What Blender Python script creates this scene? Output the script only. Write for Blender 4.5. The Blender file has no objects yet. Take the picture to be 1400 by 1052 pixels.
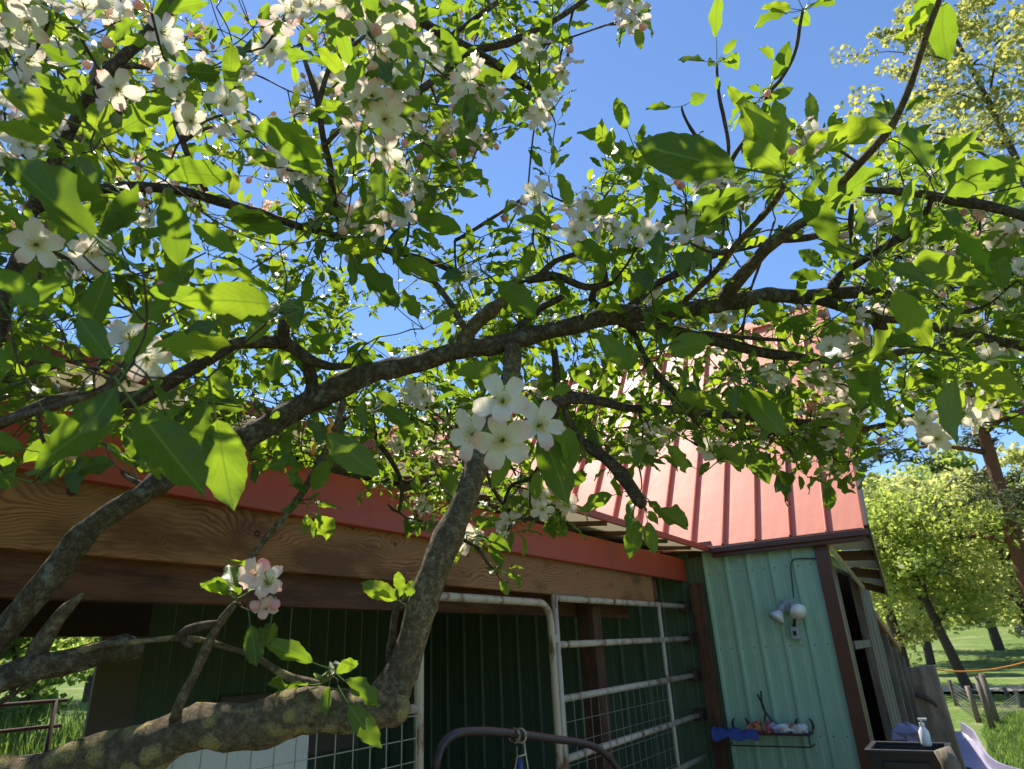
import bpy, math, random
import numpy as np
from mathutils import Vector, Matrix
from mathutils.geometry import intersect_point_line

# ------------------------------------------------------------------ camera, sky, sun, exposure
scene = bpy.context.scene
COL = scene.collection
rng = random.Random(7)
nr = np.random.RandomState(11)

EYE = Vector((0.0, 0.0, 1.6))
FPX = 900.6
PITCH, ROLL, YAW = 0.38663, -0.05111, 0.55934
_F = Vector((-math.sin(YAW)*math.cos(PITCH), math.cos(YAW)*math.cos(PITCH), math.sin(PITCH)))
_R0 = Vector((math.cos(YAW), math.sin(YAW), 0)); _U0 = _R0.cross(_F)
_R = _R0*math.cos(ROLL) + _U0*math.sin(ROLL)
_U = -_R0*math.sin(ROLL) + _U0*math.cos(ROLL)
cam_data = bpy.data.cameras.new('camera'); cam = bpy.data.objects.new('camera', cam_data); COL.objects.link(cam)
m3 = Matrix((_R, _U, -_F)).transposed()
cam.matrix_world = Matrix.Translation(EYE) @ m3.to_4x4()
cam_data.sensor_width = 36.0
cam_data.lens = FPX/1400*36
cam_data.clip_start = 0.02; cam_data.clip_end = 1500
cam_data.dof.use_dof = True
cam_data.dof.focus_distance = 1.35
cam_data.dof.aperture_fstop = 12.0
scene.camera = cam

SUN = Vector((-0.40, 0.27, 0.88)).normalized()
SUN_EL = math.asin(SUN.z); SUN_AZ = math.atan2(SUN.x, SUN.y)
world = bpy.data.worlds.new('World'); scene.world = world; world.use_nodes = True
wn = world.node_tree; wn.nodes.clear()
sky = wn.nodes.new('ShaderNodeTexSky'); sky.sky_type = 'NISHITA'; sky.sun_disc = False
sky.sun_elevation = SUN_EL; sky.sun_rotation = SUN_AZ
sky.altitude = 1200; sky.air_density = 1.0; sky.dust_density = 0.1; sky.ozone_density = 7.0
bg = wn.nodes.new('ShaderNodeBackground'); bg.inputs[1].default_value = 0.11
wo = wn.nodes.new('ShaderNodeOutputWorld')
wn.links.new(sky.outputs[0], bg.inputs[0]); wn.links.new(bg.outputs[0], wo.inputs[0])
sd = bpy.data.lights.new('sun', 'SUN'); sd.energy = 5.0; sd.angle = math.radians(0.53); sd.color = (1.0, 0.93, 0.80)
so = bpy.data.objects.new('sun', sd); COL.objects.link(so)
so.rotation_euler = SUN.to_track_quat('Z', 'Y').to_euler()
scene.view_settings.view_transform = 'Standard'; scene.view_settings.look = 'None'
scene.view_settings.exposure = 1.02; scene.view_settings.gamma = 1.0
scene.view_settings.use_curve_mapping = False
scene.cycles.max_bounces = 10; scene.cycles.diffuse_bounces = 5; scene.cycles.transmission_bounces = 6
scene.cycles.transparent_max_bounces = 8; scene.cycles.use_denoising = True
scene.cycles.sample_clamp_indirect = 6

def ray(x, y):
    return _R*((x-700)/FPX) - _U*((y-526)/FPX) + _F
def P(x, y, d):
    return EYE + ray(x, y)*d
def project(p):
    v = p - EYE; d = v.dot(_F)
    if d < 1e-4: return None
    return (700 + FPX*v.dot(_R)/d, 526 - FPX*v.dot(_U)/d, d)
def onplane(x, y, ax, val):
    r = ray(x, y); return EYE + r*((val-EYE[ax])/r[ax])

# ------------------------------------------------------------------ object helpers
class MB:
    def __init__(s): s.v = []; s.f = []; s.m = []; s.uv = []
    def add(s, verts, faces, uvs=None, mi=0):
        o = len(s.v); s.v += [tuple(v) for v in verts]; s.f += [tuple(i+o for i in f) for f in faces]
        s.m += [mi]*len(faces)
        s.uv += (uvs if uvs else [(0.0, 0.0)]*len(verts))
    def box(s, a, b, mi=0):
        x0,y0,z0 = (min(a[i],b[i]) for i in range(3)); x1,y1,z1 = (max(a[i],b[i]) for i in range(3))
        v = [(x0,y0,z0),(x1,y0,z0),(x1,y1,z0),(x0,y1,z0),(x0,y0,z1),(x1,y0,z1),(x1,y1,z1),(x0,y1,z1)]
        s.add(v, [(0,3,2,1),(4,5,6,7),(0,1,5,4),(1,2,6,5),(2,3,7,6),(3,0,4,7)], mi=mi)
    def obox(s, c, ax, ay, az, h, mi=0):
        c = Vector(c); v = []
        for sz in (-1,1):
            for sx, sy in ((-1,-1),(1,-1),(1,1),(-1,1)):
                v.append(c + ax*(sx*h[0]) + ay*(sy*h[1]) + az*(sz*h[2]))
        s.add(v, [(0,3,2,1),(4,5,6,7),(0,1,5,4),(1,2,6,5),(2,3,7,6),(3,0,4,7)], mi=mi)
    def tube(s, pts, rad, n=8, cap=True, mi=0, noise=0.0, rs=None):
        pts = [Vector(p) for p in pts]; N = len(pts)
        if not hasattr(rad, '__len__'): rad = [rad]*N
        t0 = (pts[1]-pts[0]).normalized()
        a = t0.orthogonal().normalized(); vs = []; uvs = []; L = 0
        ph = [rng.uniform(0, 6.28) for _ in range(4)]
        for i, p in enumerate(pts):
            t = ((pts[min(i+1,N-1)] - pts[max(i-1,0)])).normalized()
            a = (a - t*a.dot(t))
            a = a.normalized() if a.length > 1e-6 else t.orthogonal().normalized()
            b = t.cross(a)
            if i: L += (pts[i]-pts[i-1]).length
            for k in range(n):
                th = 2*math.pi*k/n; r = rad[i]
                if noise: r *= 1 + noise*(math.sin(2*th+ph[0]+L*31)+.7*math.sin(3*th+ph[1]-L*57)+.6*math.sin(5*th+ph[2]+L*140)+rng.uniform(-.5,.5))
                vs.append(p + a*(math.cos(th)*r) + b*(math.sin(th)*r)); uvs.append((k/n, L))
        fs = [(i*n+k, i*n+(k+1)%n, (i+1)*n+(k+1)%n, (i+1)*n+k) for i in range(N-1) for k in range(n)]
        if cap:
            fs.append(tuple(range(n-1, -1, -1))); fs.append(tuple((N-1)*n+k for k in range(n)))
        s.add(vs, fs, uvs, mi)
    def lathe(s, prof, M, n=14, mi=0):
        vs = []
        for r, z in prof:
            for k in range(n):
                th = 2*math.pi*k/n; vs.append(M @ Vector((r*math.cos(th), r*math.sin(th), z)))
        N = len(prof)
        fs = [(i*n+k, i*n+(k+1)%n, (i+1)*n+(k+1)%n, (i+1)*n+k) for i in range(N-1) for k in range(n)]
        s.add(vs, fs + [tuple(range(n-1,-1,-1)), tuple((N-1)*n+k for k in range(n))], mi=mi)
    def mesh(s, name, mats, smooth=False, bevel=0):
        me = bpy.data.meshes.new(name); me.from_pydata(s.v, [], s.f)
        for m in (mats if isinstance(mats, (list, tuple)) else [mats]): me.materials.append(m)
        if any(s.m): me.polygons.foreach_set('material_index', s.m)
        if any(u != (0.0, 0.0) for u in s.uv):
            lay = me.uv_layers.new(name='UVMap'); li = np.empty(len(me.loops), dtype=np.int32); me.loops.foreach_get('vertex_index', li)
            lay.data.foreach_set('uv', np.array(s.uv, dtype=np.float32)[li].ravel())
        if smooth: me.polygons.foreach_set('use_smooth', [True]*len(me.polygons))
        me.update(); return me
    def build(s, name, mats, parent=None, smooth=False, bevel=0, kind=None):
        return link(name, s.mesh(name, mats, smooth), parent, bevel, kind)
def link(name, me, parent=None, bevel=0, kind=None, mat=None):
    o = bpy.data.objects.new(name, me); COL.objects.link(o)
    if parent is not None:
        o.parent = parent; o.matrix_parent_inverse = parent.matrix_world.inverted() if False else Matrix.Translation(-WLOC[parent.name])
        WLOC[o.name] = WLOC[parent.name]
    else: WLOC[o.name] = Vector((0,0,0))
    if bevel:
        b = o.modifiers.new('edge', 'BEVEL'); b.width = bevel; b.segments = 2; b.limit_method = 'ANGLE'
    if kind: o['kind'] = kind
    return o
WLOC = {}
def thing(name, label, cat, loc=(0,0,0), group=None):
    o = bpy.data.objects.new(name, None); COL.objects.link(o); o.location = loc; o.empty_display_size = .1
    WLOC[o.name] = Vector(loc); o['label'] = label; o['category'] = cat
    if group: o['group'] = group
    return o
def tag(o, label, cat, group=None):
    o['label'] = label; o['category'] = cat
    if group: o['group'] = group
    return o
def catmull(pts, step):
    pts = [Vector(p) for p in pts]; n = len(pts)
    if n < 3:
        k = max(2, int((pts[1]-pts[0]).length/step)); return [pts[0].lerp(pts[1], i/k) for i in range(k+1)]
    out = []
    for i in range(n-1):
        p0 = pts[max(i-1,0)]; p1 = pts[i]; p2 = pts[i+1]; p3 = pts[min(i+2,n-1)]
        k = max(2, int((p2-p1).length/step))
        for j in range(k):
            t = j/k
            out.append(0.5*((2*p1)+(p2-p0)*t+(2*p0-5*p1+4*p2-p3)*t*t+(3*p1-p0-3*p2+p3)*t*t*t))
    out.append(pts[-1]); return out
def bulk_mesh(name, V, Fq, mat, attr=None, uv=None, smooth=False):
    """V (n,3), Fq (m,k) all faces the same size"""
    me = bpy.data.meshes.new(name); n = len(V); m, k = Fq.shape
    me.vertices.add(n); me.vertices.foreach_set('co', np.asarray(V, dtype=np.float32).ravel())
    me.loops.add(m*k); me.loops.foreach_set('vertex_index', Fq.astype(np.int32).ravel())
    me.polygons.add(m); me.polygons.foreach_set('loop_start', (np.arange(m)*k).astype(np.int32))
    if smooth: me.polygons.foreach_set('use_smooth', np.ones(m, dtype=bool))
    me.update(calc_edges=True)
    if attr is not None:
        a = me.attributes.new('rnd', 'FLOAT', 'POINT'); a.data.foreach_set('value', np.asarray(attr, dtype=np.float32))
    if uv is not None:
        l = me.uv_layers.new(name='UVMap'); l.data.foreach_set('uv', np.asarray(uv, dtype=np.float32)[Fq.ravel()].ravel())
    me.materials.append(mat); return me

# ------------------------------------------------------------------ materials
class NT:
    def __init__(s, name):
        s.mat = bpy.data.materials.new(name); s.mat.use_nodes = True; s.t = s.mat.node_tree; s.t.nodes.clear()
        s.out = s.t.nodes.new('ShaderNodeOutputMaterial')
    def n(s, typ, **kw):
        nd = s.t.nodes.new(typ)
        for k, v in kw.items():
            if k == 'ins':
                for a, b in v.items():
                    if hasattr(b, 'is_output') or hasattr(b, 'links') and not isinstance(b, (int, float, tuple)): s.t.links.new(b, nd.inputs[a])
                    else: nd.inputs[a].default_value = b
            else: setattr(nd, k, v)
        return nd
    def math(s, op, a, b=0.0, c=None):
        ins = {0: a, 1: b}
        if c is not None: ins[2] = c
        return s.n('ShaderNodeMath', operation=op, ins=ins).outputs[0]
    def vmap(s, vec, scale=(1,1,1), loc=(0,0,0), rot=(0,0,0)):
        return s.n('ShaderNodeMapping', ins={0: vec, 1: loc, 2: rot, 3: scale}).outputs[0]
    def pos(s): return s.n('ShaderNodeTexCoord').outputs['Object']
    def noise(s, vec, scale, detail=4, rough=.55, dist=0.0):
        return s.n('ShaderNodeTexNoise', ins={'Vector': vec, 'Scale': scale, 'Detail': detail, 'Roughness': rough, 'Distortion': dist}).outputs[0]
    def ramp(s, fac, stops):
        r = s.n('ShaderNodeValToRGB', ins={0: fac}); e = r.color_ramp.elements
        while len(e) < len(stops): e.new(0.5)
        for i, (p, c) in enumerate(stops):
            e[i].position = p; e[i].color = (*c, 1) if len(c) == 3 else c
        return r.outputs[0]
    def mix(s, fac, a, b, mode='MIX'):
        m = s.n('ShaderNodeMix', data_type='RGBA', blend_type=mode)
        for k, v in ((0, fac), (6, a), (7, b)):
            if hasattr(v, 'links'): s.t.links.new(v, m.inputs[k])
            else: m.inputs[k].default_value = v if k == 0 else ((*v, 1) if len(v) == 3 else v)
        return m.outputs[2]
    def bump(s, h, strength=.4, dist=.01, norm=None):
        ins = {'Height': h, 'Strength': strength, 'Distance': dist}
        if norm is not None: ins['Normal'] = norm
        return s.n('ShaderNodeBump', ins=ins).outputs[0]
    def pbr(s, col, rough=.6, metal=0.0, spec=.5, norm=None, **kw):
        b = s.n('ShaderNodeBsdfPrincipled')
        for k, v in {'Base Color': col, 'Roughness': rough, 'Metallic': metal, 'Specular IOR Level': spec, **kw}.items():
            if hasattr(v, 'links'): s.t.links.new(v, b.inputs[k])
            else: b.inputs[k].default_value = (*v, 1) if isinstance(v, tuple) and len(v) == 3 and k != 'Subsurface Radius' else v
        if norm is not None: s.t.links.new(norm, b.inputs['Normal'])
        return b.outputs[0]
    def done(s, sh): s.t.links.new(sh, s.out.inputs[0]); return s.mat

def m_plain(name, col, rough=.6, metal=0.0, var=.25, scale=6.0, bumpy=.15, dirt=None, dscale=3.0, dlo=.52, dhi=.72):
    t = NT(name); p = t.pos(); nz = t.noise(p, scale, 5)
    c = t.mix(nz, tuple(v*(1-var) for v in col), tuple(min(1, v*(1+var)) for v in col))
    if dirt:
        d = t.ramp(t.noise(t.vmap(p, (1,1,.35)), dscale, 7, .7), [(dlo, (0,0,0)), (dhi, (1,1,1))])
        c = t.mix(d, c, dirt)
    nrm = t.bump(t.noise(p, scale*8, 4), bumpy, .004)
    return t.done(t.pbr(c, rough, metal, norm=nrm))

def m_leaf(name, top, under, trans, tw=.5, attr=True, rough=.36, veins=True, rnd_amt=.5):
    t = NT(name)
    rnd = t.n('ShaderNodeObjectInfo').outputs['Random']
    at = t.n('ShaderNodeAttribute', attribute_name='rnd').outputs['Fac']
    r = t.math('FRACT', t.math('ADD', rnd, t.math('MULTIPLY', at, 7.31)))
    uv = t.n('ShaderNodeTexCoord').outputs['UV']
    sx = t.n('ShaderNodeSeparateXYZ', ins={0: uv}); u, v = sx.outputs[0], sx.outputs[1]
    au = t.math('ABSOLUTE', t.math('SUBTRACT', u, .5))
    mid = t.math('LESS_THAN', au, .022)
    if veins:
        w = t.math('SINE', t.math('MULTIPLY', t.math('SUBTRACT', v, t.math('MULTIPLY', au, .75)), 52.0))
        vein = t.ramp(w, [(.86, (0,0,0)), (1.0, (1,1,1))])
        vmask = t.math('MINIMUM', t.math('ADD', t.math('MULTIPLY', vein, .35), mid), 1.0)
    else: vmask = mid
    hv = t.ramp(r, [(0, (.55,.62,.55)), (.45, (.92,1,.95)), (.8, (1.15,1.1,1.0)), (1, (1.45,1.3,.95))])
    obj = t.pos(); blot = t.noise(obj, 40, 3)
    c1 = t.mix(1.0, top, hv, 'MULTIPLY'); c1 = t.mix(t.math('MULTIPLY', blot, .35), c1, tuple(x*.55 for x in top))
    c1 = t.mix(t.math('MULTIPLY', vmask, .5), c1, tuple(min(1, x*2.2+.03) for x in top))
    c2 = t.mix(1.0, under, hv, 'MULTIPLY'); c2 = t.mix(t.math('MULTIPLY', vmask, .7), c2, tuple(min(1, x*2.3+.02) for x in under))
    back = t.n('ShaderNodeNewGeometry').outputs['Backfacing']
    c = t.mix(back, c1, c2)
    tc = t.mix(1.0, trans, hv, 'MULTIPLY'); tc = t.mix(t.math('MULTIPLY', vmask, .6), tc, tuple(x*.4 for x in trans)); tc = t.mix(t.math('MULTIPLY', blot, .3), tc, tuple(x*.5 for x in trans))
    nrm = t.bump(t.math('ADD', t.math('MULTIPLY', blot, .6), t.math('MULTIPLY', vmask, -.8)), .35, .0015)
    rr = t.math('ADD', rough, t.math('MULTIPLY', back, .28))
    a = t.pbr(c, rr, 0, .5, nrm)
    b = t.n('ShaderNodeBsdfTranslucent', ins={'Color': tc, 'Normal': nrm}).outputs[0]
    ms = t.n('ShaderNodeMixShader', ins={0: tw, 1: a, 2: b}).outputs[0]
    return t.done(ms)

def m_bark(name, base, dark, pale, lichen=None, lamt=.5, lscale=18, stretch=.3, bump=.9):
    t = NT(name); p = t.pos()
    uv = t.n('ShaderNodeTexCoord').outputs['UV']
    n1 = t.noise(p, 120, 9, .75); n2 = t.noise(p, 22, 6, .65); n3 = t.noise(p, 520, 5, .8)
    c = t.ramp(t.math('ADD', t.math('MULTIPLY', n1, .6), t.math('MULTIPLY', n3, .4)), [(.38, dark), (.50, base), (.60, pale)])
    c = t.mix(t.ramp(n2, [(.4, (0,0,0)), (.7, (.8,.8,.8))]), c, tuple(x*.55 for x in base))
    vo = t.n('ShaderNodeTexVoronoi', ins={'Vector': p, 'Scale': 170.0}).outputs['Distance']
    spots = t.ramp(vo, [(.0, (1,1,1)), (.22, (0,0,0))])
    gate = t.ramp(t.noise(p, 35, 2), [(.5, (0,0,0)), (.62, (1,1,1))])
    c = t.mix(t.math('MULTIPLY', t.math('MULTIPLY', spots, gate), .7), c, pale)
    h = t.math('ADD', t.math('MULTIPLY', n1, 1.0), t.math('MULTIPLY', n3, .5))
    if lichen:
        wob = t.n('ShaderNodeTexNoise', ins={'Vector': p, 'Scale': 90.0, 'Detail': 5.0, 'Roughness': .7}).outputs['Color']
        pw = t.n('ShaderNodeVectorMath', operation='ADD', ins={0: p, 1: t.n('ShaderNodeVectorMath', operation='SCALE', ins={0: wob, 3: .018}).outputs[0]}).outputs[0]
        vd = t.n('ShaderNodeTexVoronoi', ins={'Vector': pw, 'Scale': float(lscale), 'Randomness': 1.0})
        keep = t.ramp(t.noise(p, lscale*.45, 2), [(lamt-.06, (0,0,0)), (lamt+.06, (1,1,1))])
        lm = t.math('MULTIPLY', t.ramp(vd.outputs['Distance'], [(.30, (1,1,1)), (.42, (.7,.7,.7)), (.52, (0,0,0))]), keep)
        fine = t.noise(p, 420, 4, .8)
        lcol = t.ramp(fine, [(.33, tuple(x*.3 for x in lichen)), (.55, lichen), (.8, tuple(min(1, x*1.6) for x in lichen))])
        c = t.mix(lm, c, lcol)
        h = t.math('ADD', h, t.math('MULTIPLY', lm, t.math('ADD', .35, fine)))
    nrm = t.bump(h, bump, .007)
    return t.done(t.pbr(c, .85, 0, .25, nrm))

def m_wood(name, light, mid, dark, ax=1, knots=(), ring=60):
    """sawn timber: long grain along axis ax; where knots are given the growth rings swirl round them"""
    t = NT(name); p = t.pos()
    sc = [1.0, 1.0, 1.0]; sc[ax] = .12
    q = t.vmap(p, tuple(sc))
    fine = t.noise(q, 130, 5, .65); mid_n = t.noise(q, 24, 6, .6); big = t.noise(t.vmap(p, tuple(.35 if k == ax else 1 for k in range(3))), 5, 4, .6)
    if knots:
        z = t.n('ShaderNodeSeparateXYZ', ins={0: p}).outputs[2]
        low = t.noise(t.vmap(p, (1, .4, 1)), 4.0, 4, .55)
        h = t.math('ADD', z, t.math('MULTIPLY', low, .24)); kd_all = None
        for (ky, kz, kr) in knots:
            d = t.n('ShaderNodeVectorMath', operation='DISTANCE', ins={0: t.vmap(p, (0, .62, 1)), 1: (0, ky*.62, kz)}).outputs['Value']
            g = t.math('POWER', 2.718, t.math('MULTIPLY', t.math('POWER', t.math('DIVIDE', d, kr*4.2), 2.0), -1.0))
            h = t.math('ADD', h, t.math('MULTIPLY', g, .085 if kr > .012 else .05))
            d2 = t.n('ShaderNodeVectorMath', operation='DISTANCE', ins={0: t.vmap(p, (0, 1, 1)), 1: (0, ky, kz)}).outputs['Value']
            dn = t.math('DIVIDE', d2, kr); kd_all = dn if kd_all is None else t.math('MINIMUM', kd_all, dn)
        ph = t.math('ADD', t.math('MULTIPLY', h, ring*5.2), t.math('MULTIPLY', mid_n, 1.6))
        ringv = t.math('ADD', t.math('MULTIPLY', t.math('SINE', ph), .5), .5)
        c = t.ramp(t.math('ADD', t.math('MULTIPLY', ringv, .8), t.math('MULTIPLY', fine, .2)), [(.25, light), (.72, mid), (.97, dark)])
        c = t.mix(t.math('MULTIPLY', t.ramp(t.noise(t.vmap(p, (1,.5,1.3)), 8, 4, .6), [(.36, (0,0,0)), (.60, (1,1,1))]), .85), c, tuple(x*.80 for x in light))
        st = t.ramp(big, [(.5, (0,0,0)), (.62, (1,1,1))]); c = t.mix(t.math('MULTIPLY', st, .8), c, tuple(x*.40 for x in mid))
        c = t.mix(t.ramp(kd_all, [(.0, (0,0,0)), (.25, (.6,.6,.6)), (.40, (1,1,1)), (.47, (1,1,1)), (.95, (0,0,0))]), c, tuple(x*.25 for x in dark))
        c = t.mix(t.ramp(kd_all, [(.0, (1,1,1)), (.22, (1,1,1)), (.30, (0,0,0))]), c, (mid[0]*1.1, mid[1]*.55, mid[2]*.5))
        hh = t.math('ADD', ringv, fine)
    else:
        c = t.ramp(t.math('ADD', t.math('MULTIPLY', mid_n, .6), t.math('MULTIPLY', fine, .4)), [(.36, dark), (.5, mid), (.66, light)])
        c = t.mix(t.ramp(big, [(.45, (0,0,0)), (.65, (.7,.7,.7))]), c, tuple(x*.6 for x in mid)); hh = t.math('ADD', mid_n, fine)
    return t.done(t.pbr(c, .68, 0, .3, t.bump(hh, .5, .002)))

def m_metal_sheet(name, col, fade, rough=.5, streak=None, sdir=2, amt=.5, var=.3):
    t = NT(name); p = t.pos()
    oi = t.n('ShaderNodeObjectInfo').outputs['Random']
    q = t.vmap(p, (6, 6, .8))
    n1 = t.noise(p, 2.2, 6, .6); n2 = t.noise(q, 1.6, 7, .65)
    c = t.mix(t.ramp(n1, [(.3, (0,0,0)), (.75, (1,1,1))]), col, fade)
    c = t.mix(t.math('MULTIPLY', oi, var), c, tuple(x*.8 for x in col))
    if streak:
        s = t.ramp(n2, [(.5, (0,0,0)), (.8, (1,1,1))])
        c = t.mix(t.math('MULTIPLY', s, amt), c, streak)
        sp = t.ramp(t.noise(p, 45, 5, .7), [(.66, (0,0,0)), (.72, (1,1,1))])
        c = t.mix(t.math('MULTIPLY', sp, amt), c, tuple(x*.5 for x in streak))
    nrm = t.bump(t.noise(t.vmap(p, (1,1,.6)), 3.5, 3), .25, .02)
    rr = t.math('ADD', rough-.1, t.math('MULTIPLY', n1, .25))
    return t.done(t.pbr(c, rr, 0, .5, nrm))

def m_petal(name, white, pink):
    t = NT(name); p = t.pos()
    rnd = t.n('ShaderNodeObjectInfo').outputs['Random']
    at = t.n('ShaderNodeAttribute', attribute_name='rnd').outputs['Fac']
    r = t.math('FRACT', t.math('ADD', rnd, t.math('MULTIPLY', at, 5.17)))
    uv = t.n('ShaderNodeTexCoord').outputs['UV']; sx = t.n('ShaderNodeSeparateXYZ', ins={0: uv})
    edge = t.math('MULTIPLY', t.ramp(sx.outputs[1], [(.45, (0,0,0)), (1.0, (1,1,1))]), t.math('POWER', r, 1.0))
    n1 = t.noise(p, 60, 4)
    c = t.mix(t.math('MULTIPLY', edge, t.math('ADD', .35, n1)), white, pink)
    streak = t.math('MULTIPLY', t.ramp(t.noise(t.vmap(uv, (14, 1.2, 1)), 1.5, 3), [(.45, (0,0,0)), (.7, (1,1,1))]), .12)
    c = t.mix(streak, c, tuple(x*.75 for x in white))
    nrm = t.bump(t.noise(t.vmap(uv, (20, 2, 1)), 1.4, 3), .3, .001)
    a = t.pbr(c, .55, 0, .3, nrm)
    b = t.n('ShaderNodeBsdfTranslucent', ins={'Color': t.mix(1.0, c, (1.0,.97,.88), 'MULTIPLY'), 'Normal': nrm}).outputs[0]
    return t.done(t.n('ShaderNodeMixShader', ins={0: .42, 1: a, 2: b}).outputs[0])

M = {}
M['leaf'] = m_leaf('apple_leaf', (.055,.112,.020), (.100,.172,.042), (.33,.48,.025), .48)
M['petal'] = m_petal('apple_petal', (.88,.84,.75), (.88,.40,.42))
M['half'] = m_petal('half_open_petal', (.88,.69,.60), (.88,.42,.42))
M['bud'] = m_petal('bud_petal', (.88,.62,.60), (.80,.20,.26))
M['stamen'] = m_plain('stamen', (.62,.62,.16), .6, bumpy=0)
M['anther'] = m_plain('anther', (.68,.56,.07), .7, bumpy=0)
M['calyx'] = m_leaf('calyx_green', (.14,.22,.06), (.16,.25,.09), (.3,.45,.08), .3, veins=False)
M['bark'] = m_bark('apple_bark', (.105,.075,.052), (.030,.020,.014), (.30,.25,.18))
M['bark_lichen'] = m_bark('lichened_bark', (.21,.155,.095), (.035,.024,.016), (.42,.35,.24), lichen=(.62,.50,.22), lamt=.42, lscale=34, bump=1.0)
M['bark_spotted'] = m_bark('spotted_bark', (.125,.088,.055), (.03,.02,.015), (.30,.26,.19), lichen=(.34,.32,.24), lamt=.56, lscale=75)
M['bark_smooth'] = m_bark('grey_limb_bark', (.165,.12,.075), (.055,.038,.024), (.44,.37,.25), bump=.8)
M['twig'] = m_bark('twig_bark', (.085,.055,.040), (.030,.020,.015), (.22,.18,.14), bump=.4)
_kn = []
for _x, _y, _r in ((98, 672, .018), (352, 730, .016), (483, 723, .010), (210, 742, .004), (-60, 700, .016), (540, 745, .012), (640, 760, .010), (700, 775, .014), (790, 785, .012)):
    _r3 = ray(_x, _y); _q = EYE + _r3*((-1.915)/_r3.x); _kn.append((_q.y, _q.z, _r))
M['wood_knot'] = m_wood('knotty_plank', (.36,.175,.075), (.24,.105,.044), (.085,.033,.016), knots=_kn, ring=78)
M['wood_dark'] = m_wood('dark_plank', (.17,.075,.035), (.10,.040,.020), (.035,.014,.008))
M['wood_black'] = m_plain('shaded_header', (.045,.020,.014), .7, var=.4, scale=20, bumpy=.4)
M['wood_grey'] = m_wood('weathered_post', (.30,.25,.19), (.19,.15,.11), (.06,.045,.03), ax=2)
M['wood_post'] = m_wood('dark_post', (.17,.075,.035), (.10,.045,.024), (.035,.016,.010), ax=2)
M['red_paint'] = m_plain('red_painted_board', (.34,.050,.024), .5, var=.18, scale=5, bumpy=.5, dirt=(.22,.04,.028), dscale=5)
M['pink_roof'] = m_metal_sheet('faded_red_roofing', (.66,.165,.095), (.72,.235,.150), .5, var=.12)
M['brown_trim'] = m_plain('brown_trim', (.10,.030,.018), .38, var=.3, scale=8, bumpy=.15)
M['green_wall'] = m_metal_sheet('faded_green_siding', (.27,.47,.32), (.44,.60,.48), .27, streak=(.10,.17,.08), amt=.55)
M['green_shaded'] = m_metal_sheet('shaded_green_siding', (.068,.118,.066), (.10,.155,.09), .5, streak=(.05,.06,.03), amt=.55)  # green siding darkened in colour for the shade under the lean-to
M['white_soffit'] = m_plain('white_roof_underside', (.72,.69,.60), .6, var=.06, scale=3, bumpy=.1)
_t = NT('translucent_roof_sheet'); _d = _t.pbr((.74,.71,.60), .5, 0, .4); _b = _t.n('ShaderNodeBsdfTranslucent', ins={'Color': (.80,.76,.62,1)}).outputs[0]
M['white_soffit'] = _t.done(_t.n('ShaderNodeMixShader', ins={0: .35, 1: _d, 2: _b}).outputs[0])
M['rafter'] = m_plain('dark_rafter', (.10,.05,.03), .7, var=.4, scale=12)
M['pipe_white'] = m_plain('chipped_white_pipe', (.50,.43,.33), .45, var=.15, scale=5, bumpy=.2, dirt=(.17,.075,.035), dscale=14, dlo=.51, dhi=.62)
M['pipe_dark'] = m_plain('dark_painted_pipe', (.028,.017,.020), .35, var=.4, scale=14, bumpy=.3)
M['galv'] = m_plain('galvanised_wire', (.35,.35,.33), .4, metal=.7, var=.3, scale=30)
M['black'] = m_plain('black_plastic', (.018,.018,.020), .4, var=.3, scale=8)
M['white_plastic'] = m_plain('white_plastic', (.78,.78,.76), .3, var=.05, scale=10, bumpy=.05)
M['grey_plastic'] = m_plain('grey_plastic', (.34,.36,.36), .4, var=.1)
M['purple_plastic'] = m_plain('faded_purple_plastic', (.30,.28,.40), .35, var=.12, scale=3)
M['white_board'] = m_plain('white_board', (.62,.62,.58), .6, var=.1, scale=4, dirt=(.40,.38,.32))
M['taupe_board'] = m_plain('taupe_board', (.17,.14,.105), .7, var=.15, scale=4)
M['blue_cloth'] = m_plain('blue_cloth', (.045,.075,.27), .8, var=.3, scale=12, bumpy=.5)
M['orange'] = m_plain('orange_twine', (.85,.28,.02), .6, var=.2, scale=40)
M['orange_cloth'] = m_plain('orange_cloth', (.50,.17,.07), .8, var=.4, scale=25, bumpy=.5)
M['red_item'] = m_plain('red_toy', (.42,.09,.07), .5)
M['iron'] = m_plain('rusty_iron', (.06,.035,.028), .6, metal=.3, var=.5, scale=30)
M['glass'] = m_plain('lamp_glass', (.80,.80,.78), .12, var=.02, bumpy=0)

# ================================================================== the setting
Y1 = 5.6; XF = -1.87; XO = -1.63; XB = -4.87; XC = -0.80
def ground_mat():
    t = NT('grass_ground'); p = t.pos()
    n1 = t.noise(p, .5, 6, .6); n2 = t.noise(p, 9, 6, .7)
    c = t.ramp(n2, [(.3, (.045,.075,.018)), (.5, (.10,.16,.035)), (.75, (.22,.27,.08))])
    c = t.mix(t.ramp(n1, [(.52, (0,0,0)), (.64, (1,1,1))]), c, (.20,.21,.09))
    return t.done(t.pbr(c, .9, 0, .1, t.bump(n2, .8, .06)))
g = MB()
N = 60; vs = []; fs = []
for i in range(N+1):
    for j in range(N+1):
        a = (i/N*2-1); b = (j/N*2-1)
        x = math.copysign(abs(a)**2.6*400, a); y = math.copysign(abs(b)**2.6*400, b)
        r = math.hypot(x, y)
        z = 0.10*math.sin(x*.11+1)*math.sin(y*.13) * min(1, max(0, (r-9)/15)) + max(0, r-45)**1.15*.035
        z += .9*max(0, min(1, (-x-6.5)/4.0)) if x < -6.5 else 0
        vs.append((x, y, z))
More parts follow.
